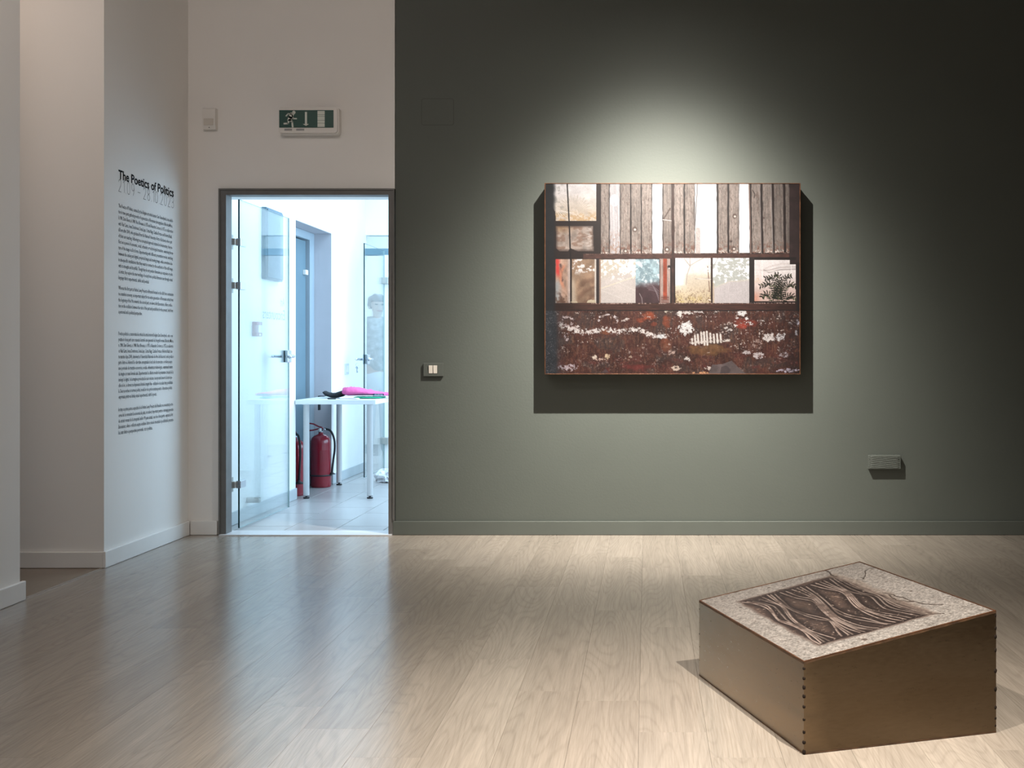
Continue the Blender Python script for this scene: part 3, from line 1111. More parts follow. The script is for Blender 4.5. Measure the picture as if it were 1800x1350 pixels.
# ------------------------------------------------------------------ fire extinguishers
def extinguisher(loc, rot, label):
    x, y, z = loc
    root = thing('fire_extinguisher', loc, label, 'extinguisher', 'red fire extinguishers by the blue door')
    root.rotation_euler = (0, 0, rot)

    def part(name, bm_, m, parent=root, smooth=True):
        me = bpy.data.meshes.new(name)
        bmesh.ops.recalc_face_normals(bm_, faces=bm_.faces[:])
        bm_.to_mesh(me)
        bm_.free()
        for p_ in me.polygons:
            p_.use_smooth = smooth
        o_ = bpy.data.objects.new(name, me)
        me.materials.append(m)
        COL.objects.link(o_)
        o_.parent = parent
        return o_
    bm_ = bmesh.new()
    lathe(bm_, [(0.076, 0.0), (0.080, 0.004), (0.083, 0.02), (0.083, 0.30), (0.084, 0.305), (0.083, 0.31), (0.083, 0.355), (0.080, 0.380), (0.072, 0.402), (0.055, 0.420), (0.032, 0.430), (0.022, 0.434), (0.019, 0.445), (0.019, 0.452)], seg=36)
    bdy = part('cylinder', bm_, M['red'])
    bm_ = bmesh.new()
    lathe(bm_, [(0.0835, 0.092), (0.086, 0.093), (0.086, 0.103), (0.0835, 0.104)], seg=36)
    part('base_band', bm_, M['black'])
    bm_ = bmesh.new()
    lathe(bm_, [(0.022, 0.449), (0.022, 0.455), (0.016, 0.457), (0.016, 0.480), (0.012, 0.484)], seg=16)
    vv = part('valve', bm_, M['chrome'])
    bm_ = bmesh.new()
    lathe(bm_, [(0.013, -0.034), (0.013, -0.020), (0.007, -0.018), (0.007, 0.0)], (0.0, 0.0, 0.466), 14, 'Y')
    part('pressure_gauge', bm_, M['white_plastic'], vv)
    bm_ = bmesh.new()
    pts = [(0.010, 0, 0.482), (-0.02, 0, 0.490), (-0.06, 0, 0.510), (-0.10, 0, 0.516)]
    for (p0, p1) in zip(pts, pts[1:]):
        prism(bm_, [(p0[0], -0.010, p0[2]), (p1[0], -0.010, p1[2]), (p1[0], -0.010, p1[2] + 0.010), (p0[0], -0.010, p0[2] + 0.010)], (0, 0.020, 0))
    part('squeeze_lever', bm_, M['red'], root, False)
    bm_ = bmesh.new()
    pts = [(0.018, 0, 0.475), (-0.02, 0, 0.470), (-0.07, 0, 0.458), (-0.115, 0, 0.455)]
    for (p0, p1) in zip(pts, pts[1:]):
        prism(bm_, [(p0[0], -0.011, p0[2]), (p1[0], -0.011, p1[2]), (p1[0], -0.011, p1[2] + 0.011), (p0[0], -0.011, p0[2] + 0.011)], (0, 0.022, 0))
    part('carry_handle', bm_, M['red'], root, False)
    bm_ = bmesh.new()
    hp = catmull([(0.012, 0, 0.470), (0.045, 0, 0.474), (0.085, 0, 0.455), (0.112, 0, 0.39), (0.116, 0, 0.31), (0.104, 0, 0.22), (0.094, 0, 0.13), (0.092, 0.0, 0.115)], 7)
    tube(bm_, hp, 0.0085, 10)
    hs = part('hose', bm_, M['black'])
    bm_ = bmesh.new()
    lathe(bm_, [(0.010, 0.468 - 0.47), (0.010, 0.022)], (0.020, 0, 0.472), 12, 'X')
    part('hose_fitting', bm_, M['chrome'], hs)
    bm_ = bmesh.new()
    lathe(bm_, [(0.009, 0.125), (0.010, 0.118), (0.026, 0.110), (0.026, 0.105)], (0.094, 0, 0), 14)
    part('nozzle', bm_, M['black'], hs)
    return root


extinguisher((-2.668, 9.50, 0.0), -0.08, 'red fire extinguisher standing whole in view under the white table')
e2 = extinguisher((-2.712, 8.93, 0.0), 0.0, 'red fire extinguisher half hidden behind the front table leg')
e2.rotation_euler = (0, 0, -0.9)

# crumpled plastic on the floor
bm = bmesh.new()
rr = random.Random(5)
for (bx_, by_, br) in ((-2.22, 9.90, 0.085), (-2.12, 9.98, 0.075), (-2.17, 9.84, 0.06), (-2.06, 9.88, 0.07)):
    res = bmesh.ops.create_icosphere(bm, subdivisions=3, radius=br)
    for v in res['verts']:
        k_ = 1 + rr.uniform(-0.28, 0.28)
        v.co *= k_
        v.co.z = max(v.co.z * 0.75, -br * 0.45)
        v.co += Vector((bx_, by_, br * 0.45 + 0.002))
o = obj('plastic_wrap', bm, M['plastic_wrap'])
tag(o, 'crumpled white plastic wrap on the tiled floor behind the table', 'plastic wrap')

# ------------------------------------------------------------------ person built behind the far glass door, standing in for a reflection
pr = thing('person', (-2.66, 11.45, 0), 'person in a pale patterned shirt modelled behind the far glass door in place of a reflection', 'person')


def skinned(name, joints, edges, m, parent, levels=2, root=0):
    me = bpy.data.meshes.new(name)
    bm_ = bmesh.new()
    sl = bm_.verts.layers.skin.verify()
    vs_ = []
    for (co, r) in joints:
        v = bm_.verts.new(co)
        v[sl].radius = (r if isinstance(r, tuple) else (r, r))
        vs_.append(v)
    for a, b in edges:
        bm_.edges.new((vs_[a], vs_[b]))
    vs_[root][sl].use_root = True
    bm_.to_mesh(me)
    bm_.free()
    o_ = bpy.data.objects.new(name, me)
    COL.objects.link(o_)
    sk = o_.modifiers.new('skin', 'SKIN')
    sk.use_smooth_shade = True
    sb = o_.modifiers.new('sub', 'SUBSURF')
    sb.levels = sb.render_levels = levels
    bpy.context.view_layer.update()
    dg = bpy.context.evaluated_depsgraph_get()
    nm = bpy.data.meshes.new_from_object(o_.evaluated_get(dg))
    o_.modifiers.clear()
    o_.data = nm
    nm.materials.clear()
    nm.materials.append(m)
    for p_ in nm.polygons:
        p_.use_smooth = True
    o_.parent = parent
    return o_


HS = 1.0
J = [((0, 0, 0.93), (0.145, 0.10)), ((0, 0.0, 1.12), (0.125, 0.09)), ((0, 0, 1.30), (0.15, 0.095)), ((0, 0, 1.40), (0.09, 0.07)), ((0, 0.006, 1.452), 0.040), ((0, -0.024, 1.497), (0.046, 0.060)),
     ((0, -0.012, 1.555), (0.072, 0.086)), ((0, -0.006, 1.605), (0.074, 0.092)), ((0, 0.0, 1.645), (0.050, 0.065)),
     ((0.17, 0, 1.375), 0.055), ((0.21, 0.01, 1.20), 0.045), ((0.225, 0.0, 1.09), 0.040), ((0.20, -0.10, 0.93), 0.030), ((0.185, -0.14, 0.87), (0.026, 0.036)),
     ((-0.17, 0, 1.375), 0.055), ((-0.21, 0.01, 1.20), 0.045), ((-0.225, 0.0, 1.09), 0.040), ((-0.20, -0.10, 0.93), 0.030), ((-0.185, -0.14, 0.87), (0.026, 0.036)),
     ((0.09, 0, 0.80), 0.085), ((0.095, -0.01, 0.47), 0.060), ((0.10, 0.02, 0.12), 0.042), ((0.10, 0.02, 0.05), 0.040), ((0.11, -0.13, 0.03), (0.042, 0.028)),
     ((-0.09, 0, 0.80), 0.085), ((-0.095, -0.01, 0.47), 0.060), ((-0.10, 0.02, 0.12), 0.042), ((-0.10, 0.02, 0.05), 0.040), ((-0.11, -0.13, 0.03), (0.042, 0.028))]
E = [(0, 1), (1, 2), (2, 3), (3, 4), (4, 5), (5, 6), (6, 7), (7, 8), (3, 9), (9, 10), (10, 11), (11, 12), (12, 13), (3, 14), (14, 15), (15, 16), (16, 17), (17, 18),
     (0, 19), (19, 20), (20, 21), (21, 22), (22, 23), (0, 24), (24, 25), (25, 26), (26, 27), (27, 28)]
body = skinned('body', J, E, M['skin'], pr)
# fingers, nose, ears joined to the body's look as small parts
for sx in (1, -1):
    for q, (dy, ln_) in enumerate(((-0.022, 0.062), (-0.007, 0.072), (0.008, 0.068), (0.022, 0.052))):
        a = Vector((0.183 * sx, -0.142 + dy, 0.855))
        skinned('finger', [(a, 0.0095), (a + Vector((-0.004 * sx, -0.006, -ln_ * 0.55)), 0.0088), (a + Vector((-0.014 * sx, -0.004, -ln_)), 0.007)], [(0, 1), (1, 2)], M['skin'], body, 1)
    a = Vector((0.178 * sx, -0.165, 0.885))
    skinned('thumb', [(a, 0.011), (a + Vector((-0.012 * sx, -0.022, -0.022)), 0.0095), (a + Vector((-0.018 * sx, -0.030, -0.045)), 0.008)], [(0, 1), (1, 2)], M['skin'], body, 1)
    bm = bmesh.new()
    bmesh.ops.create_uvsphere(bm, u_segments=10, v_segments=8, radius=0.5, matrix=Matrix.Translation((0.078 * sx, 0.0, 1.560)) @ Matrix.Diagonal((0.018, 0.038, 0.062, 1)))
    me = bpy.data.meshes.new('ear')
    bm.to_mesh(me)
    bm.free()
    me.materials.append(M['skin'])
    o = bpy.data.objects.new('ear', me)
    COL.objects.link(o)
    o.parent = body
    bm = bmesh.new()
    bmesh.ops.create_uvsphere(bm, u_segments=10, v_segments=8, radius=0.5, matrix=Matrix.Translation((0.032 * sx, -0.090, 1.575)) @ Matrix.Diagonal((0.034, 0.020, 0.016, 1)))
    me = bpy.data.meshes.new('eye')
    bm.to_mesh(me)
    bm.free()
    me.materials.append(M['hair'])
    o = bpy.data.objects.new('eye', me)
    COL.objects.link(o)
    o.parent = body
skinned('nose', [((0, -0.092, 1.580), 0.007), ((0, -0.106, 1.552), 0.011), ((0, -0.112, 1.540), 0.013)], [(0, 1), (1, 2)], M['skin'], body, 1)
bm = bmesh.new()
bmesh.ops.create_uvsphere(bm, u_segments=12, v_segments=8, radius=0.5, matrix=Matrix.Translation((0, -0.089, 1.513)) @ Matrix.Diagonal((0.050, 0.016, 0.012, 1)))
me = bpy.data.meshes.new('mouth')
bm.to_mesh(me)
bm.free()
me.materials.append(M['red_plastic'])
o = bpy.data.objects.new('mouth', me)
COL.objects.link(o)
o.parent = body
# hair: a lumpy cap pulled up over the skull
bm = bmesh.new()
bmesh.ops.create_icosphere(bm, subdivisions=4, radius=1.0)
rr = random.Random(3)
for v in bm.verts:
    c = v.co.copy()
    k_ = 1 + 0.05 * math.sin(9 * c.x + 4 * c.z) + rr.uniform(-0.03, 0.03)
    v.co = Vector((c.x * 0.092 * k_, c.y * 0.108 * k_ + 0.012, 1.592 + c.z * 0.092 * k_))
bmesh.ops.delete(bm, geom=[v for v in bm.verts if (v.co.z < 1.60 and v.co.y < -0.035) or v.co.z < 1.535], context='VERTS')
bmesh.ops.solidify(bm, geom=bm.faces[:], thickness=0.012)
me = bpy.data.meshes.new('hair')
bm.to_mesh(me)
bm.free()
me.materials.append(M['hair'])
for p_ in me.polygons:
    p_.use_smooth = True
o = bpy.data.objects.new('hair', me)
COL.objects.link(o)
o.parent = pr
# shirt and trousers follow the body a little outside it
JS = [((0, 0, 0.86), (0.178, 0.128)), ((0, 0.0, 1.10), (0.150, 0.112)), ((0, 0, 1.30), (0.168, 0.112)), ((0, 0, 1.405), (0.11, 0.09)), ((0, 0.004, 1.465), 0.068),
      ((0.17, 0, 1.378), 0.067), ((0.212, 0.01, 1.20), 0.060), ((0.227, 0.0, 1.09), 0.056), ((0.206, -0.08, 0.965), 0.046),
      ((-0.17, 0, 1.378), 0.067), ((-0.212, 0.01, 1.20), 0.060), ((-0.227, 0.0, 1.09), 0.056), ((-0.206, -0.08, 0.965), 0.046)]
ES = [(0, 1), (1, 2), (2, 3), (3, 4), (3, 5), (5, 6), (6, 7), (7, 8), (3, 9), (9, 10), (10, 11), (11, 12)]
skinned('shirt', JS, ES, M['shirt'], pr)
JT = [((0, 0, 0.96), (0.158, 0.112)), ((0, 0, 0.90), (0.165, 0.118)), ((0.09, 0, 0.78), 0.100), ((0.095, -0.01, 0.47), 0.078), ((0.10, 0.02, 0.10), 0.066),
      ((-0.09, 0, 0.78), 0.100), ((-0.095, -0.01, 0.47), 0.078), ((-0.10, 0.02, 0.10), 0.066)]
ET = [(0, 1), (1, 2), (2, 3), (3, 4), (1, 5), (5, 6), (6, 7)]
skinned('trousers', JT, ET, M['trousers'], pr)
pr.rotation_euler = (0, 0, math.radians(28))

# ------------------------------------------------------------------ fittings on the white wall
def plate(bm_, x0, x1, z0, z1, y0, y1, r, n=6):
    """rounded rectangular plate in the plane of the end wall, y0 front, y1 back"""
    pts = []
    for (cx_, cz_, a0) in ((x1 - r, z1 - r, 0), (x0 + r, z1 - r, 90), (x0 + r, z0 + r, 180), (x1 - r, z0 + r, 270)):
        for i in range(n + 1):
            a = math.radians(a0 + 90 * i / n)
            pts.append((cx_ + r * math.cos(a), y0, cz_ + r * math.sin(a)))
    prism(bm_, pts, (0, y1 - y0, 0))


ex = thing('exit_sign', (-1.99, YW, 2.47), 'green and white emergency exit sign above the doorway', 'exit sign')
EY = YW - 0.062
a, b = at(488.5, 235.5, EY), at(595, 187.5, EY)
bm = bmesh.new()
plate(bm, a.x, b.x, a.z, b.z, EY + 0.012, YW, 0.020)
obj('housing', bm, M['white_plastic'], ex)
bm = bmesh.new()
plate(bm, a.x + 0.006, b.x - 0.008, a.z + 0.006, b.z - 0.006, EY, EY + 0.0125, 0.018)
obj('diffuser', bm, M['white_plastic'], ex)


def exz(x, y, d=0.0):
    p = at(340 + x / 6.4286, 160 + y / 6.4286, EY)
    return (p.x, EY - d, p.z)


pa, pb = exz(971, 414), exz(1584, 217)
obj('sign_panel', B(pa[0], pb[0], EY - 0.003, EY - 0.0002, pa[2], pb[2]), M['sign_green'], ex)
fl = Flat()
fl.disc(1137, 243, 19)
fl.ribbon([(1118, 262), (1098, 300), (1085, 330)], 44)
fl.ribbon([(1110, 262), (1072, 260), (1050, 284)], 15)
fl.ribbon([(1118, 272), (1128, 312), (1168, 314)], 15)
fl.ribbon([(1092, 322), (1118, 350), (1124, 408)], 20)
fl.ribbon([(1082, 326), (1070, 368), (1026, 370)], 18)
mo = fl.build('running_figure', M['sign_white'], lambda x, y: exz(x, y, 0.0042), ex)
fl = Flat()
fl.poly([(1262, 238), (1286, 238), (1286, 376), (1262, 376)])
fl.poly([(1238, 374), (1308, 374), (1275, 396)])
fl.build('arrow', M['sign_white'], lambda x, y: exz(x, y, 0.0042), ex)
fl = Flat()
for (y0_, y1_) in ((226, 268), (271, 286), (289, 330), (333, 364), (367, 408)):
    fl.poly([(1404, y0_), (1486, y0_), (1486, y1_), (1404, y1_)])
fl.build('door_symbol', M['sign_white'], lambda x, y: exz(x, y, 0.0042), ex)
for xa, xb in ((1028, 1115), (1162, 1253)):
    fl = Flat()
    fl.poly([(xa, 426), (xb, 426), (xb, 448), (xa, 448)])
    fl.build('small_print', M['grey_print'], lambda x, y: exz(x, y, 0.0008), ex)

ms = thing('motion_sensor', (-2.63, YW, 2.4), 'small white motion sensor on the white wall left of the exit sign', 'sensor')
SY = YW - 0.045
a, b = at(355.5, 226.5, SY), at(378, 189.5, SY)
bm = bmesh.new()
prism(bm, [(a.x, SY + 0.012, a.z), (a.x, SY, a.z + 0.03), (a.x, SY + 0.004, b.z - 0.006), (a.x, SY + 0.012, b.z), (a.x, YW, b.z), (a.x, YW, a.z)], (b.x - a.x, 0, 0))
obj('sensor_body', bm, M['white_plastic'], ms)
bm = bmesh.new()
box(bm, a.x + 0.008, b.x - 0.010, SY - 0.004, SY + 0.006, a.z + 0.022, a.z + 0.062, bevel=0.003)
obj('sensor_lens', bm, M['lens'], ms)
bm = bmesh.new()
lathe(bm, [(0.0016, -0.001), (0.0026, 0.0), (0.0026, 0.006)], ((a.x + b.x) / 2, SY + 0.006, a.z + 0.010), 10, 'Y')
obj('indicator', bm, M['black'], ms)

# ------------------------------------------------------------------ fittings on the olive wall
jc = thing('junction_cover', (-1.25, YW, 2.4), 'olive painted junction box cover high on the olive wall', 'cover plate')
a, b = at(741.5, 219.5, YW), at(797, 174, YW)
bm = bmesh.new()
plate(bm, a.x - 0.0022, b.x + 0.0022, a.z - 0.0022, b.z + 0.0022, YW - 0.0008, YW, 0.014)
o = obj('cover_gap', bm, M['seam'], jc)
o['label'] = 'dark gap around the cover'
bm = bmesh.new()
plate(bm, a.x, b.x, a.z, b.z, YW - 0.0025, YW - 0.0006, 0.012)
obj('cover', bm, M['green_wall'], jc)
for (sx, sz) in ((a.x + 0.022, a.z + 0.024), (b.x - 0.024, a.z + 0.024), (a.x + 0.022, b.z - 0.024), (b.x - 0.024, b.z - 0.024)):
    bm = bmesh.new()
    lathe(bm, [(0.002, -0.0045), (0.0042, -0.0035), (0.0045, -0.0020)], (sx, YW, sz), 12, 'Y')
    obj('screw', bm, M['green_paint'], jc, True)

ls = thing('light_switch', (-1.28, YW, 1.0), 'olive painted double light switch with two ivory rockers beside the doorway', 'switch')
LY = YW - 0.017
a, b = at(744, 661.5, LY), at(779, 638, LY)
bm = bmesh.new()
box(bm, a.x, b.x, LY, YW, a.z, b.z, bevel=0.002)
obj('plate', bm, M['green_paint'], ls)
bm = bmesh.new()
c0, c1 = at(754, 656.2, LY), at(768.5, 642.6, LY)
box(bm, c0.x - 0.002, c1.x + 0.002, LY - 0.001, LY, c0.z - 0.001, c1.z + 0.003)
obj('recess', bm, M['black'], ls)
mid = (c0.x + c1.x) / 2
for (xa, xb) in ((c0.x, mid - 0.0022), (mid + 0.0022, c1.x)):
    bm = bmesh.new()
    prism(bm, [(xa, LY - 0.003, c0.z), (xa, LY - 0.0075, c1.z), (xa, LY - 0.0005, c1.z + 0.001), (xa, LY - 0.0005, c0.z)], (xb - xa, 0, 0))
    o = obj('rocker', bm, M['ivory'], ls)
    o['label'] = 'ivory rocker'

oc = thing('wall_cover', (1.4, YW, 0.5), 'olive painted raised cover plate low on the olive wall right of the picture', 'cover plate')
OY = YW - 0.030
a, b = at(1527, 824.5, OY), at(1583.5, 800.5, OY)
bm = bmesh.new()
box(bm, a.x, b.x, OY, YW, a.z, b.z, bevel=0.002)
obj('cover', bm, M['green_paint'], oc)
for i in range(8):
    z_ = a.z + 0.009 + i * (b.z - a.z - 0.018) / 7
    bm = bmesh.new()
    xs = [a.x + 0.008 + k_ * (b.x - a.x - 0.016) / 10 for k_ in range(11)]
    pts = [(x_, OY + 0.0005, z_ + 0.0022 * math.sin(k_ * 1.3 + i * 1.7) + random.uniform(-0.0006, 0.0006)) for k_, x_ in enumerate(xs)]
    tube(bm, pts, 0.0022, 6)
    obj('ridge', bm, M['green_paint'], oc, True)

# ------------------------------------------------------------------ numpy painting of the printed photographs


def hsh(i, j, s):
    return np.modf(np.abs(np.sin(i * 127.1 + j * 311.7 + s * 74.7) * 43758.5453))[0]


def vn(x, y, s=0):
    xi, yi = np.floor(x), np.floor(y)
    fx, fy = x - xi, y - yi
    fx, fy = fx * fx * (3 - 2 * fx), fy * fy * (3 - 2 * fy)
    a_ = hsh(xi, yi, s) * (1 - fx) + hsh(xi + 1, yi, s) * fx
    b_ = hsh(xi, yi + 1, s) * (1 - fx) + hsh(xi + 1, yi + 1, s) * fx
    return a_ * (1 - fy) + b_ * fy


def fbm(x, y, s=0, o=4, g=0.5):
    t_, amp, tot_ = 0, 1.0, 0
    for k_ in range(o):
        t_ = t_ + amp * vn(x * 2 ** k_, y * 2 ** k_, s + k_ * 13)
        tot_ += amp
        amp *= g
    return t_ / tot_


def sm(a_, b_, x):
    t_ = np.clip((x - a_) / (b_ - a_), 0, 1)
    return t_ * t_ * (3 - 2 * t_)


def seg_dist(X, Y, pts):
    best = np.full(X.shape, 1e9)
    for (x0, y0), (x1, y1) in zip(pts, pts[1:]):
        dx, dy = x1 - x0, y1 - y0
        L2 = dx * dx + dy * dy + 1e-12
        t_ = np.clip(((X - x0) * dx + (Y - y0) * dy) / L2, 0, 1)
        best = np.minimum(best, np.hypot(X - x0 - t_ * dx, Y - y0 - t_ * dy))
    return best


class Paint:
    def __init__(self, X, Y, col):
        self.X, self.Y = X, Y
        self.im = np.ones(X.shape + (3,)) * np.array(col, float)

    def put(self, mask, col):
        m_ = np.clip(mask, 0, 1)[..., None]
        c_ = np.array(col, float) if not isinstance(col, np.ndarray) else col
        self.im = self.im * (1 - m_) + c_ * m_

    def rect(self, x0, x1, y0, y1, soft=0.35):
        X, Y = self.X, self.Y
        return sm(x0 - soft, x0 + soft, X) * (1 - sm(x1 - soft, x1 + soft, X)) * sm(y0 - soft, y0 + soft, Y) * (1 - sm(y1 - soft, y1 + soft, Y))

    def line(self, pts, w_, soft=0.4):
        return 1 - sm(w_ / 2 - soft, w_ / 2 + soft, seg_dist(self.X, self.Y, pts))

    def poly(self, pts):
        X, Y = self.X, self.Y
        ins = np.zeros(X.shape, bool)
        n = len(pts)
        for i in range(n):
            x0, y0 = pts[i]
            x1, y1 = pts[(i + 1) % n]
            c_ = ((y0 > Y) != (y1 > Y)) & (X < (x1 - x0) * (Y - y0) / ((y1 - y0) or 1e-9) + x0)
            ins ^= c_
        return ins.astype(float)


def shade(col, f):
    return np.array(col, float) * f[..., None]


def print_mesh(name, im, P00, P10, P01, m, parent):
    """grid mesh carrying an image: rows run from P00 (top left) to P01, columns to P10"""
    H_, W_ = im.shape[:2]
    P00, P10, P01 = (np.array(p) for p in (P00, P10, P01))
    u = np.linspace(0, 1, W_)[None, :, None]
    v = np.linspace(0, 1, H_)[:, None, None]
    co = (P00 + u * (P10 - P00) + v * (P01 - P00)).reshape(-1, 3)
    idx = np.arange(H_ * W_).reshape(H_, W_)
    q = np.stack([idx[:-1, :-1], idx[1:, :-1], idx[1:, 1:], idx[:-1, 1:]], -1).reshape(-1, 4)
    me = bpy.data.meshes.new(name)
    me.vertices.add(len(co))
    me.vertices.foreach_set('co', co.astype(np.float32).ravel())
    me.loops.add(q.size)
    me.loops.foreach_set('vertex_index', q.astype(np.int32).ravel())
    me.polygons.add(len(q))
    me.polygons.foreach_set('loop_start', np.arange(0, q.size, 4, dtype=np.int32))
    me.update(calc_edges=True)
    at_ = me.color_attributes.new('ink', 'FLOAT_COLOR', 'POINT')
    c_ = np.clip(im / 255.0, 0, 1).reshape(-1, 3)
    lin = np.where(c_ <= 0.04045, c_ / 12.92, ((c_ + 0.055) / 1.055) ** 2.4)
    at_.data.foreach_set('color', np.concatenate([lin, np.ones((len(lin), 1))], 1).astype(np.float32).ravel())
    return link(name, me, m, parent)


def dim(im, k, tint):
    """ink density: scales the painted values in linear light"""
    c = np.clip(im / 255.0, 0, 1)
    return np.clip(c ** 2.2 * k * np.array(tint), 0, 1) ** (1 / 2.2) * 255.0


def paint_factory():
    W_, H_ = 640, 476
    X, Y = np.meshgrid(np.linspace(958.5, 1405.8, W_), np.linspace(323.3, 656.6, H_))
    n_big, n_mid, n_fine = fbm(X * .03, Y * .03, 1, 5), fbm(X * .12, Y * .12, 2, 4), fbm(X * .6, Y * .6, 3, 3)
    grain = vn(X * 1.3, Y * 1.3, 9)
    p = Paint(X, Y, (33, 25, 25))
    p.put(n_mid * .6, (46, 33, 30))
    # ---- timber slats of the upper row
    wood = (163, 148, 140)
    slats = [(1056.2, 1069.9, 'w', .98), (1071.6, 1089.2, 'p', 1.0), (1090.6, 1107.2, 'w', 1.0), (1109.7, 1126, 'w', 1.0), (1128, 1145, 'w', 1.05), (1146.3, 1164, 'W', 1),
             (1165.8, 1180.2, 'w', .98), (1185.2, 1201.5, 'w', 1.1), (1204.2, 1220.5, 'w', 1.05), (1221.5, 1259.6, 'W', 1), (1263, 1278.6, 'w', 1.02), (1281.8, 1297.6, 'w', 1.02),
             (1299.6, 1317.5, 'W', 1), (1321, 1336.5, 'w', .98), (1340.6, 1356.3, 'w', .95), (1360.8, 1376.6, 'w', .82), (1381, 1387.6, 'w', .70)]
    ybot = 446 - 0.006 * (X - 1055)
    for i, (x0, x1, kd, f) in enumerate(slats):
        lean = (Y - 322) / 124 * (1.6 if x0 > 1300 else 0.3)
        jit = (vn(Y * .12 + 7 * i, Y * 0 + i, 5) - .5) * 0.8
        mk = sm(x0 - .4, x0 + .4, X - lean - jit) * (1 - sm(x1 - .4, x1 + .4, X - lean - jit)) * (1 - sm(-.5, .5, Y - ybot))
        st_ = fbm(X * 1.1 + 31 * i, Y * .03, 20 + i, 4)
        sp = fbm(X * .7, Y * .35, 40 + i, 3)
        if kd == 'w':
            c_ = shade(wood, f * (.66 + .50 * st_ + .30 * (sp - .5)))
            c_ = c_ * (1 - (.10 * sm(.4, .75, fbm(X * .1, Y * .05, 60 + i, 3)))[..., None])
            p.put(mk, c_)
            rust = mk * sm(-26, -4, Y - ybot) * sm(.45, .62, fbm(X * .3, Y * .3, 77, 4)) * .8
            p.put(rust, (112, 70, 56))
            p.put(mk * sm(-9, -1, Y - ybot) * sm(.52, .62, n_fine), (225, 210, 202))
            p.put(mk * sm(.66, .74, fbm(X * .5, Y * .16, 90 + i, 3)) * .5, (95, 76, 68))
        elif kd == 'p':
            p.put(mk, shade((196, 190, 192), .76 + .44 * st_))
            p.put(mk * sm(395, 430, Y) * sm(.4, .65, sp) * .6, (150, 110, 88))
        else:
            p.put(mk, shade((250, 250, 252), .97 + .05 * st_))
            p.put(mk * sm(425, 445, Y) * sm(.5, .6, n_fine) * .3, (205, 200, 200))
    p.put(((X - 1080) ** 2 / 64 + (Y - 352) ** 2 / 110 < 1 + .5 * (n_mid - .5)).astype(float), (250, 249, 250))
    p.put(p.line([(1079, 355), (1080, 366), (1083, 373)], 1.2), (165, 165, 172))
    for (kx, ky, r) in ((1115.5, 403, 5.5), (1291.5, 380, 5), (1172, 438, 5.5), (1099, 441, 5), (1290, 437, 5), (1285, 424, 3), (1343, 383, 1.8)):
        d = np.hypot(X - kx, (Y - ky) * .9)
        p.put((1 - sm(r * .6, r, d)) * .75, (78, 60, 54))
        p.put(1 - sm(r * .25, r * .5, np.hypot(X - kx - .5, Y - ky - .5)), (228, 212, 202) if r > 3 else (40, 30, 28))
    p.put(p.line([(1221.5, 400), (1225.5, 338), (1226, 322)], 1.4), (95, 85, 82))
    p.put(p.rect(1222.5, 1231, 400, 446) * .85, shade((182, 168, 162), .85 + .3 * n_fine))
    p.put(p.line([(1166.5, 385), (1178, 366)], 2), (84, 66, 60))
    p.put(p.line([(1165, 386), (1180, 388)], 1.2), (220, 212, 210))
    p.put(p.line([(1323, 334), (1327, 341), (1326, 348)], 1.3), (52, 42, 38))
    p.put(p.line([(1298.6, 322), (1299.6, 446)], 1.0), (190, 182, 178))
    p.put(p.line([(1317, 322), (1320, 446)], 2.2), (120, 98, 90))
    p.put(p.line([(1335.5, 322), (1338.5, 446)], 1.2), (140, 130, 126))
    p.put(p.line([(1355.5, 322), (1359, 446)], 1.2), (150, 142, 138))
    # ---- window top left
    top_p = p.poly([(971.3, 320), (1047.5, 320), (1047.5, 388), (976.6, 388), (975.5, 372), (971.3, 365)])
    g = sm(325, 388, Y)
    c_ = (1 - g)[..., None] * np.array((216, 211, 211.)) + g[..., None] * np.array((204, 188, 170.))
    c_ = c_ * (.88 + .24 * fbm(X * .09, Y * .09, 130, 4))[..., None]
    p.put(top_p, c_)
    ang = np.arctan2(Y - 373, X - 1009)
    rad = np.hypot(X - 1009, Y - 373)
    frond = (rad < 28 + 4 * np.sin(ang * 31)) & (Y < 376) & (rad > 7)
    p.put(top_p * frond * (.22 + .14 * np.sin(ang * 44 + rad * .2)), (150, 138, 122))
    p.put(top_p * sm(.52, .66, fbm(X * .16, Y * .2, 140, 4)) * sm(1002, 985, X) * .55, (150, 146, 140))
    p.put(top_p * sm(368, 384, Y) * sm(.42, .6, fbm(X * .2, Y * .3, 141, 3)) * .55, (170, 128, 74))
    for q in range(7):
        p.put(top_p * p.line([(975 + q * 3, 366 + q), (984 + q * 4, 380 - q)], .8) * .8, (236, 230, 222))
    low_p = p.poly([(976.6, 397), (1042, 397.5), (1043.5, 441.5), (1015, 441.5), (1002, 436), (998, 441.5), (983, 441.5), (977, 436)])
    c_ = shade((158, 142, 132), .70 + .55 * fbm(X * .11, Y * .11, 150, 4))
    p.put(low_p, c_)
    p.put(low_p * (1 - sm(398, 416, Y)) * sm(1020, 985, X) * .7, (158, 122, 84))
    p.put(low_p * sm(.5, .66, fbm(X * .1, Y * .14, 151, 4)) * .6, (116, 84, 68))
    p.put(low_p * sm(1018, 1040, X) * sm(.45, .6, fbm(X * .2 + Y * .1, Y * .5, 152, 4)) * .6, (206, 196, 190))
    p.put(low_p * (1 - sm(0, 5, np.minimum(np.minimum(X - 977, 1043 - X), np.minimum(Y - 397, 441 - Y)))) * .6, (52, 38, 34))
    p.put(p.line([(996.5, 322), (1000.5, 400), (1002.5, 458)], 2.3), (20, 16, 17))
    p.put(p.line([(959, 355), (970, 363), (968, 398)], .9) * .7, (120, 116, 116))
    p.put(p.rect(959, 964.5, 408, 468), (54, 48, 48))
    # ---- rail, posts
    p.put(p.rect(1025, 1400, 446, 454.5, .6) * (.7 + .4 * n_mid), shade((78, 50, 44), .7 + .6 * fbm(X * .2, Y * .5, 160, 4)))
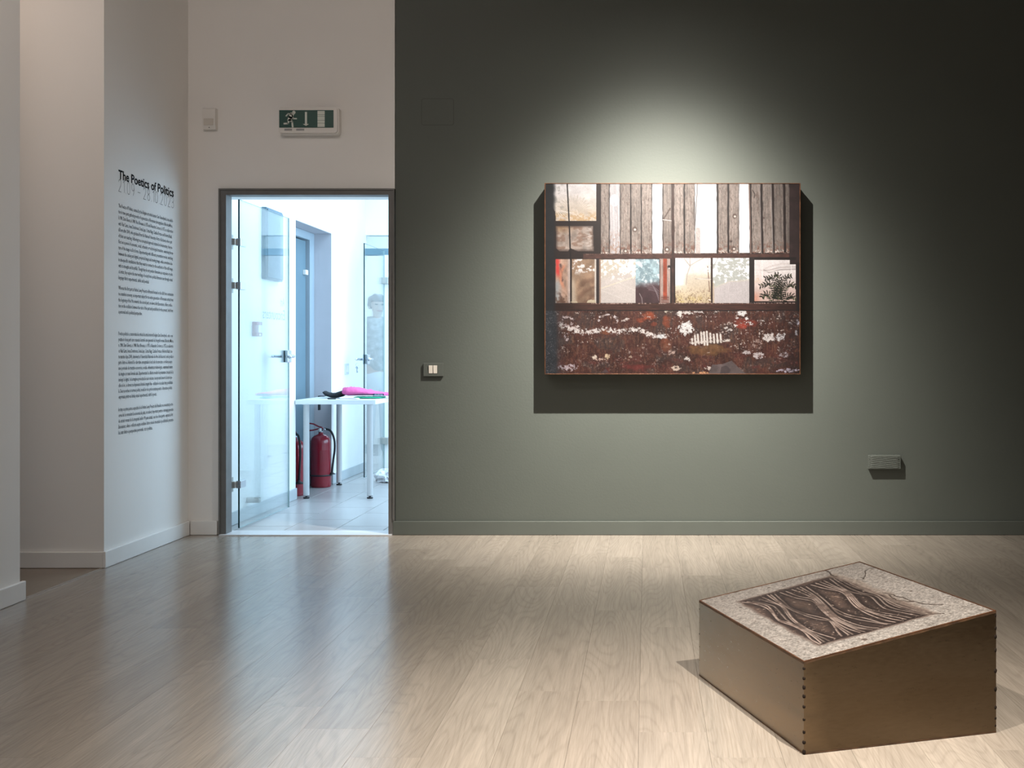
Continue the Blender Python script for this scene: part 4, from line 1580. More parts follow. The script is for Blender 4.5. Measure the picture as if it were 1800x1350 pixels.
    p.put(p.line([(1030, 447), (1390, 444.5)], 1) * sm(.5, .6, n_fine) * .8, (150, 120, 108))
    p.put(p.rect(1180.6, 1185.0, 322, 540, .5), shade((62, 42, 38), .7 + .6 * n_mid))
    p.put(p.rect(1387.8, 1406, 322, 462, .5), shade((46, 34, 34), .75 + .5 * n_mid))
    # ---- lower row of panes
    ya, yb = 455.6, 532.5
    a_ = p.rect(976, 1001.5, ya, yb)
    c_ = shade((172, 140, 122), .65 + .6 * fbm(X * .14, Y * .08, 170, 4))
    p.put(a_, c_)
    p.put(a_ * (1 - sm(978, 990, X)) * sm(488, 500, Y), (150, 152, 152))
    p.put(a_ * (1 - sm(0, 7, np.abs(X - (978 + (Y - 455) * .12) + 5 * (n_mid - .5)))) * (1 - sm(478, 492, Y)), (204, 62, 58))
    p.put(a_ * (1 - sm(0, 5, np.abs(X - (989 + 4 * np.sin(Y * .1))))) * sm(462, 470, Y) * (1 - sm(498, 512, Y)) * .75, (206, 128, 96))
    p.put(a_ * (1 - sm(0, 4, np.abs(X - 987 - 3 * np.sin(Y * .12)))) * sm(.4, .6, n_mid) * .8, (70, 50, 50))
    p.put(a_ * sm(505, 530, Y) * sm(.35, .6, fbm(X * .2, Y * .2, 171, 4)) * .85, (82, 56, 44))
    p.put(a_ * sm(995, 1001, X) * .6, (196, 190, 190))
    b_ = p.rect(1004.8, 1047.8, ya, yb)
    c_ = shade((150, 122, 100), .7 + .55 * fbm(X * .09, Y * .07, 180, 4))
    p.put(b_, c_)
    sky = sm(.50, .58, fbm(X * .16, Y * .16, 181, 4) + .25 * (1 - sm(10, 24, np.hypot(X - 1016, Y - 467))) - .2)
    p.put(b_ * sky * (1 - sm(474, 486, Y)), (222, 216, 214))
    sw_ = np.hypot(X - 1062, Y - 560)
    p.put(b_ * sm(476, 500, Y) * sm(1008, 1022, X - (532 - Y) * .1) * (.42 + .22 * np.sin(sw_ * .42 + 5 * n_mid)), (88, 60, 47))
    p.put(b_ * (1 - sm(1006, 1014, X - (Y - 490) * .05)) * sm(480, 500, Y) * .6, (186, 176, 160))
    p.put(b_ * sm(1043.5, 1046, X) * .8, (206, 200, 194))
    p.put(p.poly([(1031, 532), (1033, 528), (1038, 526.5), (1045, 527.5), (1048, 532)]), (186, 172, 148))
    p.put(p.poly([(1002, 531), (1006, 529), (1013, 529), (1015, 532)]), (176, 162, 138))
    c_m = p.rect(1055.5, 1117, ya, yb)
    base = shade((192, 183, 178), .93 + .14 * n_big)
    p.put(c_m, base)
    p.put(c_m * (1 - sm(470, 492, Y + .25 * (X - 1085))) * .5, (196, 184, 160))
    tree = sm(.545, .60, fbm(X * .22, Y * .22, 190, 5, .62) + .16 * (1 - sm(456, 496, Y + .18 * np.abs(X - 1095))) - .03)
    p.put(c_m * tree * (1 - sm(484, 497, Y)), (246, 243, 240))
    p.put(c_m * p.line([(1056, 507), (1118, 485.5)], 1.6), (216, 206, 186))
    p.put(c_m * p.line([(1086, 496), (1117, 511)], 1.0) * .6, (214, 208, 202))
    p.put(c_m * p.line([(1056, 510), (1108, 530)], 1.0) * .6, (214, 208, 202))
    p.put(c_m * p.line([(1098, 456), (1102, 471), (1104, 456)], .8) * .7, (140, 132, 126))
    p.put(p.rect(1053, 1056, ya, yb) * .8, (170, 140, 122))
    d_ = p.rect(1117, 1159, ya, yb)
    g = sm(490, 506, Y + .12 * (X - 1138) + 5 * (n_mid - .5))
    c_ = (1 - g)[..., None] * np.array((158, 182, 190.)) + g[..., None] * np.array((64, 44, 48.))
    p.put(d_, c_ * (.82 + .4 * fbm(X * .12, Y * .12, 200, 4))[..., None])
    p.put(d_ * (1 - g) * sm(.53, .62, fbm(X * .25, Y * .25, 201, 4, .6)), (216, 230, 234))
    p.put(d_ * (1 - g) * sm(.53, .62, fbm(X * .2 + 40, Y * .2, 202, 4, .6)) * .7, (110, 132, 142))
    for q in range(5):
        p.put(d_ * p.line([(1128 + q * 3, 497 + q * 3), (1145 + q * 2, 500 + q * 3), (1158, 512 + q * 4)], .8) * .5, (176, 164, 170))
    p.put(d_ * p.line([(1124, 516), (1128, 524), (1129, 533)], 1.0), (150, 138, 138))
    p.put(p.rect(1056, 1160, 454.5, 456.4) * sm(.4, .5, vn(X * .08, Y * 0, 4)), (58, 46, 44))
    p.put(p.rect(1159, 1178, ya - 1, yb), shade((168, 146, 138), .75 + .45 * fbm(X * .6, Y * .1, 210, 4)))
    p.put(p.rect(1165.6, 1172.5, ya - 1, 526), shade((150, 66, 46), .8 + .4 * n_mid))
    p.put(p.rect(1159, 1160.6, ya, yb), (96, 60, 52))
    p.put(p.rect(1162, 1176, 520, 532) * (.5 + .3 * np.sin(Y * 1.6)), (96, 52, 44))
    p.put(1 - sm(2, 3.4, np.hypot(X - 1176, Y - 469)), (38, 28, 28))
    p.put(1 - sm(.8, 1.5, np.hypot(X - 1176.3, Y - 471.5)), (230, 226, 224))
    f_ = p.rect(1187, 1249.5, 453.5, yb)
    g = sm(470, 530, Y + .15 * (X - 1210))
    c_ = (1 - g)[..., None] * np.array((234, 226, 220.)) + g[..., None] * np.array((200, 180, 148.))
    p.put(f_, c_ * (.9 + .2 * n_mid)[..., None])
    p.put(f_ * (1 - sm(1196, 1206, X + 8 * (n_mid - .5))) * (1 - sm(498, 504, Y)), (240, 238, 240))
    p.put(f_ * sm(478, 486, Y) * sm(1203, 1210, X) * (1 - sm(505, 530, Y)) * .55, (196, 182, 160))
    p.put(f_ * sm(500, 530, Y) * sm(.56, .64, fbm(X * .5, Y * .5, 220, 3)) * .9, (104, 76, 56))
    p.put(f_ * sm(512, 530, Y) * sm(.5, .6, fbm(X * .16, Y * .2, 221, 3)) * .5, (206, 184, 120))
    for b in ([(1206, 500), (1208, 482), (1213, 468), (1213, 454)], [(1213, 468), (1203, 455)], [(1213, 467), (1224, 460), (1236, 454)], [(1222, 490), (1250, 489)]):
        p.put(f_ * p.line(b, 1.5) * .7, (158, 146, 138))
    p.put(p.line([(1244, 468), (1247, 505), (1248, 531)], 1.3) * sm(.4, .55, vn(Y * .4, X * 0, 8)), (96, 60, 50))
    p.put(p.line([(1243, 467), (1253, 467)], 1.2) + p.line([(1226, 489.5), (1254, 491)], 1.2) + p.line([(1246, 527), (1253, 528)], 1.4), (226, 214, 206))
    g_ = p.rect(1253, 1317.3, 453.5, yb)
    crv = 505 - 10 * sm(1253, 1284, X) - 3 * sm(1284, 1317, X) + 4 * (n_mid - .5)
    low = sm(-1, 1, Y - crv)
    up_c = np.where((sm(.49, .53, fbm(X * .2, Y * .26, 230, 5, .62) + .12 * sm(14, 34, np.abs(X - 1283 + (Y - 470) * .1)) - .05 - .10 * sm(485, 500, Y)) > .5)[..., None], np.array((242, 243, 245.)), np.array((178, 180, 174.)))
    p.put(g_, up_c)
    p.put(g_ * low, shade((190, 182, 182), .95 + .1 * fbm(X * .7, Y * .1, 231, 3)))
    p.put(g_ * (1 - sm(.6, 2.2, np.abs(Y - crv))) * .5, (206, 196, 180))
    p.put(g_ * (1 - sm(1253, 1256.5, X - .02 * (Y - 480))) * sm(490, 500, Y) * .7, (186, 160, 130))
    p.put(p.line([(1254, 468), (1262, 454)], 1), (150, 148, 148))
    h_ = p.poly([(1326, 457), (1388.5, 457), (1388.5, 465), (1399.5, 465), (1399.5, 529), (1326.5, 529)])
    g = sm(470, 528, Y)
    c_ = (1 - g)[..., None] * np.array((230, 222, 220.)) + g[..., None] * np.array((200, 172, 162.))
    p.put(h_, c_ * (.93 + .14 * n_mid)[..., None])
    for k_, (yo, cc) in enumerate(((464, (206, 194, 190)), (470, (176, 164, 160)), (474, (150, 140, 138)))):
        p.put(h_ * p.line([(1336 + k_ * 4, 477 - k_), (1352, yo + 5), (1372, yo), (1400, yo - 1)], 2.2) * .7, cc)
    p.put(h_ * p.line([(1326, 477), (1400, 477)], 1.2) * .8, (240, 236, 230))
    for gx in (1340, 1391):
        p.put(h_ * p.line([(gx, 458), (gx + .5, 490)], 1.4) * .8, (240, 236, 232))
    p.put(h_ * sm(480, 490, Y) * sm(.5, .6, n_fine) * (1 - sm(490, 505, Y)) * (1 - sm(1336, 1344, X)) * .5, (210, 178, 140))
    p.put(h_ * (1 - sm(1327, 1342, X)) * sm(508, 524, Y) * .7, (196, 128, 104))
    # fern in the open pane
    rr_ = random.Random(11)
    fr = [[(1364, 531), (1362, 512), (1354, 498), (1338, 502)], [(1366, 531), (1366, 505), (1360, 488), (1346, 489)], [(1368, 531), (1369, 505), (1370, 486), (1362, 481)],
          [(1368, 531), (1372, 505), (1380, 488), (1392, 484)], [(1370, 531), (1378, 508), (1388, 499), (1399, 503)], [(1362, 531), (1354, 519), (1345, 516), (1339, 522)], [(1372, 531), (1381, 522), (1390, 519), (1398, 523)]]
    for fi, fpts in enumerate(fr):
        cp = [(v_.x, v_.y) for v_ in catmull([(a0, b0, 0) for a0, b0 in fpts], 12)]
        p.put(p.line(cp, 1.1), (58, 46, 38))
        run, side = 0.0, 1
        for i in range(1, len(cp)):
            dx, dy = cp[i][0] - cp[i - 1][0], cp[i][1] - cp[i - 1][1]
            L = math.hypot(dx, dy) or 1
            run += L
            if run < 3.4:
                continue
            run = 0.0
            dx, dy = dx / L, dy / L
            for s_ in (-1, 1):
                ln_ = rr_.uniform(9.5, 13) * (1 - .45 * i / len(cp))
                ux, uy = dx * .62 - s_ * dy * .78, dy * .62 + s_ * dx * .78 + .12
                wx, wy = -uy * 1.35, ux * 1.35
                bx0, by0 = cp[i]
                leaf = [(bx0, by0), (bx0 + ux * ln_ * .35 + wx, by0 + uy * ln_ * .35 + wy), (bx0 + ux * ln_ * .7 + wx * .7, by0 + uy * ln_ * .7 + wy * .7), (bx0 + ux * ln_, by0 + uy * ln_),
                        (bx0 + ux * ln_ * .7 - wx * .7, by0 + uy * ln_ * .7 - wy * .7), (bx0 + ux * ln_ * .35 - wx, by0 + uy * ln_ * .35 - wy)]
                lc = (26, 28, 20) if rr_.random() > .2 else (66, 68, 46)
                p.put(p.rect(1326, 1400.5, 457, 533) * p.poly(leaf), lc)
    p.put(p.rect(1317.5, 1325.5, 452, 534, .4), shade((34, 27, 27), .8 + .4 * n_mid))
    p.put(p.rect(1326, 1400, 452, 457, .3), (30, 24, 24))
    p.put(p.rect(1249.8, 1253, 453, 533, .3), (48, 32, 28))
    p.put(p.rect(1048, 1052.5, 454, 533, .3), (42, 33, 34))
    # ---- sill
    sl = p.rect(976, 1404, 533, 546, .6)
    p.put(sl, shade((86, 52, 44), (.55 + .5 * fbm(X * .08, Y * .8, 240, 4)) * (1 - .4 * sm(1330, 1400, X)) * (.55 + .45 * sm(976, 1040, X))))
    for yy_ in (537.5, 541):
        p.put(p.line([(976, yy_), (1404, yy_ + .4)], 1.1) * .7, (40, 26, 25))
    p.put(p.line([(1040, 533.5), (1400, 532.8)], 1.6) * sm(.5, .58, n_fine) * .8, (186, 158, 148))
    p.put(p.line([(976, 545.5), (1404, 545.5)], 2.0), (26, 18, 19))
    # ---- rusted lower panel
    lw = sm(546, 547, Y)
    rust = shade((70, 38, 33), .55 + .75 * fbm(X * .05, Y * .06, 250, 5))
    p.put(lw, rust)
    p.put(lw * sm(.52, .68, fbm(X * .035, Y * .05, 251, 4)) * .7, (62, 50, 48))
    p.put(lw * sm(.5, .66, fbm(X * .45, Y * .12, 252, 4)) * .35, (120, 76, 56))
    p.put(lw * sm(.54, .68, fbm(X * .06, Y * .16, 253, 4)) * sm(600, 650, Y) * .6, (96, 44, 42))
    p.put(lw * sm(.60, .70, n_fine) * .25, (150, 120, 104))
    p.put(lw * sm(.64, .72, fbm(X * .5 + 9, Y * .5, 254, 3)) * .5, (44, 27, 25))
    for (ox, oy, rx, ry, cc) in ((1140, 554, 13, 9, (170, 74, 42)), (1128, 562, 10, 5, (150, 66, 42)), (1172, 565, 8, 12, (150, 66, 40)), (1312, 567, 24, 8, (140, 54, 42)), (1063, 583, 10, 6, (140, 80, 52)),
                                 (1170, 605, 10, 14, (128, 66, 44)), (1150, 570, 6, 4, (140, 60, 40)), (1245, 615, 40, 10, (122, 86, 50)), (1120, 645, 30, 6, (112, 44, 42)), (1305, 573, 10, 6, (160, 58, 44))):
        d = ((X - ox) / rx) ** 2 + ((Y - oy) / ry) ** 2 + 1.6 * (n_mid - .5)
        p.put(lw * (1 - sm(.3, 1.2, d)) * .62, shade(cc, .62 + .7 * fbm(X * .2, Y * .2, 255, 4)))
    # drip streaks
    dr = sm(.52, .70, fbm(X * .45, Y * .07, 260, 4)) * sm(586, 596, Y) * (1 - sm(612, 632, Y + 10 * vn(X * .5, X * 0, 3)))
    p.put(lw * dr * .32 * sm(.4, .6, n_mid), (140, 108, 84))
    # flaked white paint
    wn = fbm(X * .26, Y * .30, 270, 5, .72)
    wf = fbm(X * .85, Y * .85, 271, 3, .7)
    p.put(lw * sm(.60, .63, fbm(X * .34, Y * .4, 275, 5, .7) - .045) * sm(.44, .60, fbm(X * .04, Y * .07, 276, 3)) * (1 - .6 * sm(600, 640, Y)), (190, 172, 164))

    def flakes(mask, col, thr=.5):
        p.put(lw * sm(thr - .005, thr + .035, wn * .74 + wf * .26 + .27 * (mask - .85)) * (mask > .02), shade(col, .80 + .36 * n_fine))

    def blob(ox, oy, rx, ry, rot=0.0):
        cs, sn = math.cos(rot), math.sin(rot)
        u_, v_ = ((X - ox) * cs + (Y - oy) * sn) / rx, (-(X - ox) * sn + (Y - oy) * cs) / ry
        return np.clip(1.25 - (u_ * u_ + v_ * v_), 0, 1)
    chain = seg_dist(X, Y, [(986, 571), (1000, 577), (1020, 584), (1045, 582), (1062, 579), (1085, 583), (1105, 580), (1125, 579), (1136, 585), (1150, 590), (1168, 592)])
    flakes(np.clip(1.35 - chain / 6.0, 0, 1), (216, 206, 202))
    flakes(blob(1162, 591, 8, 5), (214, 212, 212), .46)
    ring = np.abs(np.hypot((X - 996) / 1.5, Y - 565) - 7.5)
    flakes(np.clip(1.25 - ring / 3.0, 0, 1) * sm(984, 990, X), (178, 160, 160))
    arc = np.abs(np.hypot((X - 1068) / 1.7, Y - 563) - 10)
    flakes(np.clip(1.2 - arc / 2.6, 0, 1) * (Y < 568), (200, 186, 186))
    flakes(blob(1100, 562, 10, 3, -.3), (206, 190, 184), .53)
    for (ox, oy, rx, ry, cc, th) in ((1206, 577, 14, 14, (226, 222, 220), .44), (1194, 551, 7, 7, (226, 220, 214), .48), (1212, 550, 14, 4, (220, 212, 206), .5), (1303, 550, 10, 8, (226, 222, 220), .47),
                                    (1314, 563, 5, 8, (224, 220, 220), .48), (1296, 557, 5, 4, (210, 200, 198), .5), (1352, 593, 13, 9, (206, 196, 192), .45), (1372, 592, 14, 9, (208, 202, 202), .49),
                                    (1312, 620, 9, 5, (186, 174, 174), .46), (1334, 625, 13, 7, (190, 178, 178), .47), (1378, 624, 9, 6, (166, 152, 156), .50), (1385, 651, 22, 4, (190, 178, 194), .45),
                                    (998, 646, 20, 6, (184, 166, 172), .46), (1045, 628, 6, 4, (214, 196, 180), .46), (1067, 626, 6, 6, (206, 180, 150), .47), (1108, 627, 4, 2.5, (214, 190, 170), .47),
                                    (1055, 632, 14, 3, (190, 160, 148), .5), (1188, 648, 12, 5, (206, 184, 168), .48), (1208, 631, 7, 6, (206, 196, 192), .49), (1244, 647, 8, 4, (196, 180, 172), .47),
                                    (1402, 565, 4, 7, (190, 184, 196), .45), (1390, 568, 6, 4, (190, 180, 180), .52), (1400, 586, 3, 8, (170, 166, 172), .52), (995, 592, 6, 12, (176, 160, 162), .53),
                                    (1240, 655, 26, 2, (206, 150, 110), .47), (1175, 548, 12, 3, (206, 196, 180), .5), (1330, 605, 14, 20, (150, 124, 116), .56), (1180, 620, 8, 6, (176, 150, 140), .54),
                                    (1010, 575, 10, 4, (200, 186, 182), .48), (1280, 580, 10, 8, (200, 190, 186), .54), (1295, 572, 6, 4, (206, 196, 192), .5), (1325, 566, 30, 10, (200, 190, 188), .60), (1235, 548, 60, 4, (200, 190, 186), .58)):
        flakes(blob(ox, oy, rx, ry), cc, th)
    for sx, y0_, y1_ in ((1217, 596, 604), (1222, 590, 606), (1227, 588, 603), (1233, 585, 603), (1238, 584, 606), (1243, 583, 606), (1249, 586, 602), (1255, 588, 602), (1261, 587, 602), (1267, 588, 601)):
        p.put(lw * p.line([(sx - .5, y0_), (sx + .6, y1_)], 3.4, .8) * sm(.38, .46, wn + .10), (222, 214, 206))
    p.put(lw * p.line([(1214, 602), (1282, 598)], 4.5, 1.2) * sm(.46, .52, wn), (212, 202, 194))
    tri = p.poly([(1246, 655), (1252, 641), (1270, 640), (1286, 634), (1297, 645), (1312, 657), (1244, 657)])
    p.put(tri * .95, shade((96, 84, 84), .75 + .5 * n_mid))
    p.put(p.poly([(1268, 645), (1277, 642), (1285, 650), (1281, 657), (1266, 657)]) * .7, (62, 52, 54))
    p.put(p.poly([(1057, 655), (1064, 648), (1071, 655)]), (78, 60, 62))
    # slate edge on the left, dark edge on the right
    p.put(1 - sm(970, 979, X + 3 * (n_mid - .5) - 4 * sm(545, 560, Y)), shade((30, 31, 34), .8 + .4 * n_mid))
    p.put((1 - sm(965, 1000, X)) * lw * .75, shade((44, 48, 54), .8 + .4 * n_mid))
    p.put(lw * (1 - sm(960, 990, X)) * sm(.69, .73, wf), (120, 116, 120))
    p.put(sm(1355, 1404, X) * lw * .62 * (1 - .7 * sm(.5, .6, wn)), (26, 20, 22))
    p.put(sm(1399.6, 1401.5, X) * (1 - lw) * sm(455, 470, Y), (26, 21, 22))
    p.im = p.im * (.93 + .14 * grain)[..., None]
    return p.im


DPIC = 0.12
PF = YW - DPIC
fp = thing('framed_photograph', (0.17, YW, 1.5), 'large colour photograph of a decayed factory window wall in a thin rusty metal frame', 'picture')
a, b = at(957.2, 658.2, PF), at(1407.2, 321.8, PF)
im = paint_factory()
lx, ly, lz = SPOT_AT
gx, gz = np.meshgrid(np.linspace(a.x, b.x, im.shape[1]), np.linspace(b.z, a.z, im.shape[0]))
dv = np.stack([gx - lx, np.full(gx.shape, PF - ly), gz - lz], -1)
dl = np.linalg.norm(dv, axis=-1)
ax_ = np.array(SPOT_AIM) - np.array(SPOT_AT)
th_ = np.degrees(np.arccos(np.clip((dv @ ax_) / dl / np.linalg.norm(ax_), -1, 1)))
lux = (PF - ly) / dl ** 3 * np.exp(-(th_ / SPOT_SIG) ** SPOT_POW)
lux = (lux / lux[int(im.shape[0] * .85)].mean())[..., None]
# the painted values are read under the lamp: take the lamp's fall-off out to get the print's own ink
im = (np.clip(im / 255.0, 0, 1) ** 2.2 / lux ** 0.5) ** (1 / 2.2) * 255.0
print_mesh('photo_print', dim(im, 0.33, (1.0, 1.0, 1.04)), (a.x + 0.006, PF + 0.0005, b.z - 0.005), (b.x - 0.006, PF + 0.0005, b.z - 0.005), (a.x + 0.006, PF + 0.0005, a.z + 0.005), M['print'], fp)
RT = 0.0055
obj('backing_board', B(a.x + 0.012, b.x - 0.012, PF + 0.004, PF + 0.012, a.z + 0.012, b.z - 0.012), M['rim_dark'], fp)
for nm, dims in (('frame_side', (a.x, a.x + RT, PF - 0.002, YW - 0.001, a.z, b.z)), ('frame_side', (b.x - RT, b.x, PF - 0.002, YW - 0.001, a.z, b.z)),
                 ('frame_side', (a.x + RT, b.x - RT, PF - 0.002, YW - 0.001, a.z, a.z + RT * 0.8)), ('frame_side', (a.x + RT, b.x - RT, PF - 0.002, YW - 0.001, b.z - RT * 0.8, b.z))):
    obj(nm, B(*dims, bevel=0.0008, seg=1), M['copper'], fp)

# ------------------------------------------------------------------ wedge-shaped steel box on the floor
gL, gF, gR = Vector((0.1762, 3.906, 0)), Vector((0.4240, 3.134, 0)), Vector((0.9987, 3.318, 0))
gB = gL + gR - gF
hL, hF, hR = 0.2528, 0.2504, 0.3480
hB = hL + hR - hF
bxr = thing('steel_box', tuple((gL + gR) / 2), 'low wedge shaped patinated steel box with an asphalt photograph on top, standing on the floor', 'sculpture')
tops = [gL + Vector((0, 0, hL)), gF + Vector((0, 0, hF)), gR + Vector((0, 0, hR)), gB + Vector((0, 0, hB))]
gnd = [gL, gF, gR, gB]
cen = sum(gnd, Vector()) / 4
T = 0.004


def inward(p, q):
    d = (q - p).normalized()
    n = Vector((-d.y, d.x, 0))
    if n.dot(cen - p) < 0:
        n = -n
    return n


def edge_strip(p, q, w_, th, up, n):
    """thin bar from p to q, w_ tall along up, th thick along n"""
    bm_ = bmesh.new()
    prism(bm_, [p, q, q + up * w_, p + up * w_], n * th)
    return bm_


panels = []
for i in range(4):
    j = (i + 1) % 4
    n = inward(gnd[i], gnd[j])
    bm = bmesh.new()
    e = Vector((0, 0, 0.001))
    prism(bm, [gnd[i] + e, gnd[j] + e, tops[j], tops[i]], n * T)
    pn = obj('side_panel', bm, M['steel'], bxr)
    panels.append(pn)
    # rusty strips along the upper and lower edges, a hair proud of the steel
    out = -n * 0.0006
    for (pp, qq, hh) in ((tops[i] - Vector((0, 0, 0.0055)), tops[j] - Vector((0, 0, 0.0055)), 0.0056), (gnd[i] + Vector((0, 0, 0.001)), gnd[j] + Vector((0, 0, 0.001)), 0.005)):
        bm = bmesh.new()
        # ragged inner edge
        N = 28
        top_up = hh > 0.0052
        va, vb = [], []
        for k_ in range(N + 1):
            t_ = k_ / N
            base_ = pp + (qq - pp) * t_
            rag = random.uniform(0.8, 1.0) if 0 < k_ < N else 1.0
            if top_up:
                va.append(bm.verts.new(base_ + Vector((0, 0, hh * (1 - rag))) + out))
                vb.append(bm.verts.new(base_ + Vector((0, 0, hh)) + out))
            else:
                va.append(bm.verts.new(base_ + out))
                vb.append(bm.verts.new(base_ + Vector((0, 0, hh * rag)) + out))
        for k_ in range(N):
            bm.faces.new((va[k_], va[k_ + 1], vb[k_ + 1], vb[k_]))
        o = obj('rust_edge', bm, M['rust'], pn)
        o['label'] = 'rusty orange brown edge of the steel panel'
# rim of the tray, four thin bars
pnorm = (tops[1] - tops[0]).cross(tops[3] - tops[0]).normalized()
if pnorm.z < 0:
    pnorm = -pnorm
for i in range(4):
    j = (i + 1) % 4
    n = inward(gnd[i], gnd[j])
    bm = bmesh.new()
    prism(bm, [tops[i] + pnorm * 0.0002, tops[j] + pnorm * 0.0002, tops[j] + n * 0.0045 + pnorm * 0.0002, tops[i] + n * 0.0045 + pnorm * 0.0002], pnorm * 0.002)
    o = obj('rim', bm, M['copper'], bxr)
# welds along the upright corners
for ci, fr_ in ((1, (.083, .19, .287, .383, .496, .635, .77, .88, .985)), (2, (.046, .15, .22, .33, .5, .65, .8, .89, .95)), (0, (.12, .3, .45, .62, .8))):
    for k_, f in enumerate(fr_):
        pt = tops[ci] + (gnd[ci] - tops[ci]) * f
        outd = (gnd[ci] - cen).normalized()
        bm = bmesh.new()
        r_ = random.uniform(0.0042, 0.0062) * (0.55 if ci == 0 else 1)
        bmesh.ops.create_uvsphere(bm, u_segments=8, v_segments=6, radius=r_, matrix=Matrix.Translation(pt - outd * 0.0035 + Vector((0, 0, 0.003))) @ Matrix.Diagonal((1, 1, random.uniform(1.0, 1.7), 1)))
        obj('weld', bm, M['weld'], bxr, True)


def paint_asphalt():
    NP, NQ = 640, 476
    o3, u3, v3 = np.array(tops[0]), np.array(tops[1] - tops[0]), np.array(tops[3] - tops[0])
    LU, LV = np.linalg.norm(u3), np.linalg.norm(v3)

    def pq(zx, zy):
        """photograph detail point -> metres along both edges of the top"""
        px, py = 1280 + zx / 4.737, 990 + zy / 4.737
        d = np.array(((px - CX) / F_PX, 1.0, (CY - py) / F_PX))
        c = np.array((0, 0, CAM_H))
        A = np.stack([u3, v3, -d], 1)
        s_ = np.linalg.solve(A, c - o3)
        return (s_[0] * LU, s_[1] * LV)
    X, Y = np.meshgrid(np.linspace(0, LU, NP), np.linspace(0, LV, NQ))
    p = Paint(X, Y, (0, 0, 0))
    g1 = fbm(X * 170, Y * 170, 1, 3, .6)
    g2 = vn(X * 300, Y * 300, 5)
    big = fbm(X * 9, Y * 9, 8, 4)
    sp = .62 + .55 * g1 + .30 * (g2 - .5) + .12 * (big - .5)
    asp = shade((186, 177, 168), np.clip(sp, .35, 1.35))
    p.im = asp
    p.put(sm(.66, .74, fbm(X * 120, Y * 120, 31, 3)) * .6, (112, 100, 92))
    # pit
    cor = [pq(80, 322), pq(748, 692), pq(1715, 425), pq(862, 104)]
    jx, jy = (fbm(X * 28, Y * 28, 40, 4) - .5) * .016, (fbm(X * 28, Y * 28, 41, 4) - .5) * .016
    pj = Paint(X + jx, Y + jy, (0, 0, 0))
    pit = pj.poly(cor)
    edge = seg_dist(X + jx, Y + jy, cor + [cor[0]])
    p.put((1 - pit) * (1 - sm(.004, .014, edge)) * .75, (120, 104, 95))
    earth = shade((76, 60, 54), .55 + .8 * fbm(X * 26, Y * 26, 50, 5))
    p.put(pit, earth)
    p.put(pit * sm(.70, .76, fbm(X * 110, Y * 110, 51, 3)) * .8, (170, 142, 124))
    p.put(pit * sm(.5, .66, fbm(X * 12, Y * 12, 52, 3)) * .4, (104, 82, 70))
    rods = [[(110, 325), (230, 345), (320, 380), (370, 430), (420, 485), (520, 520), (620, 570), (690, 640), (760, 680)],
            [(150, 322), (300, 350), (350, 385), (410, 470), (500, 500), (610, 555), (700, 610), (775, 672)],
            [(200, 318), (360, 355), (400, 385), (450, 440), (500, 490), (600, 545), (700, 595), (800, 662)],
            [(250, 300), (420, 352), (470, 405), (520, 470), (600, 530), (690, 580), (840, 652)],
            [(280, 285), (440, 358), (490, 405), (535, 465), (620, 530), (720, 580), (890, 632)],
            [(320, 265), (400, 320), (490, 375), (600, 424), (720, 462), (835, 482), (880, 525), (912, 575), (945, 612)],
            [(385, 258), (450, 320), (520, 378), (640, 424), (760, 452), (850, 480), (920, 540), (1005, 602)],
            [(350, 262), (430, 330), (510, 385), (620, 432), (740, 468), (870, 490), (950, 545), (1040, 598)],
            [(430, 245), (560, 290), (690, 315), (735, 345), (780, 395), (850, 455), (910, 500), (1000, 550), (1100, 582)],
            [(480, 235), (590, 278), (700, 300), (755, 350), (805, 405), (875, 465), (960, 508), (1080, 560), (1140, 575)],
            [(530, 220), (650, 265), (730, 305), (790, 365), (850, 428), (925, 482), (1060, 540), (1200, 560)],
            [(570, 208), (670, 255), (745, 305), (815, 375), (880, 440), (960, 490), (1100, 540), (1230, 550)],
            [(600, 198), (690, 250), (765, 305), (835, 380), (900, 440), (1000, 490), (1130, 530), (1260, 545)],
            [(650, 195), (740, 258), (795, 300), (855, 355), (905, 410), (970, 440), (1080, 470), (1200, 492), (1330, 515)],
            [(870, 372), (950, 412), (1030, 440), (1150, 462), (1280, 500), (1360, 510)],
            [(690, 180), (800, 210), (930, 235), (985, 270), (1030, 330), (1090, 382), (1180, 430), (1300, 475), (1400, 495)],
            [(730, 165), (850, 205), (955, 230), (1008, 275), (1060, 332), (1120, 382), (1220, 422), (1350, 462), (1450, 482)],
            [(765, 155), (870, 195), (975, 232), (1030, 280), (1085, 338), (1145, 382), (1260, 425), (1400, 450), (1490, 470)],
            [(800, 145), (900, 195), (1000, 235), (1060, 290), (1110, 345), (1180, 385), (1300, 415), (1420, 435), (1530, 458)],
            [(850, 130), (940, 195), (1030, 240), (1150, 265), (1208, 290), (1260, 342), (1320, 382), (1450, 412), (1600, 442)],
            [(885, 130), (1000, 200), (1100, 242), (1215, 268), (1265, 292), (1315, 342), (1385, 377), (1500, 402), (1650, 432)],
            [(930, 138), (1050, 198), (1160, 235), (1280, 280), (1350, 335), (1450, 375), (1580, 408), (1670, 430)],
            [(970, 140), (1080, 195), (1220, 248), (1320, 300), (1420, 350), (1560, 392), (1690, 428)]]
    rr_ = random.Random(2)
    pts_all = [[pq(*q) for q in [(v_.x, v_.y) for v_ in catmull([(a0, b0, 0) for a0, b0 in r], 4)]] for r in rods]
    near = np.full(X.shape, 1.0)
    dists = []
    for r in pts_all:
        d = seg_dist(X, Y, r)
        dists.append(d)
        near = np.minimum(near, d)
    # deep shadow colour of the photographed pit beside each rod
    p.put(pit * (1 - sm(.004, .030, near)) * .8, (38, 27, 25))
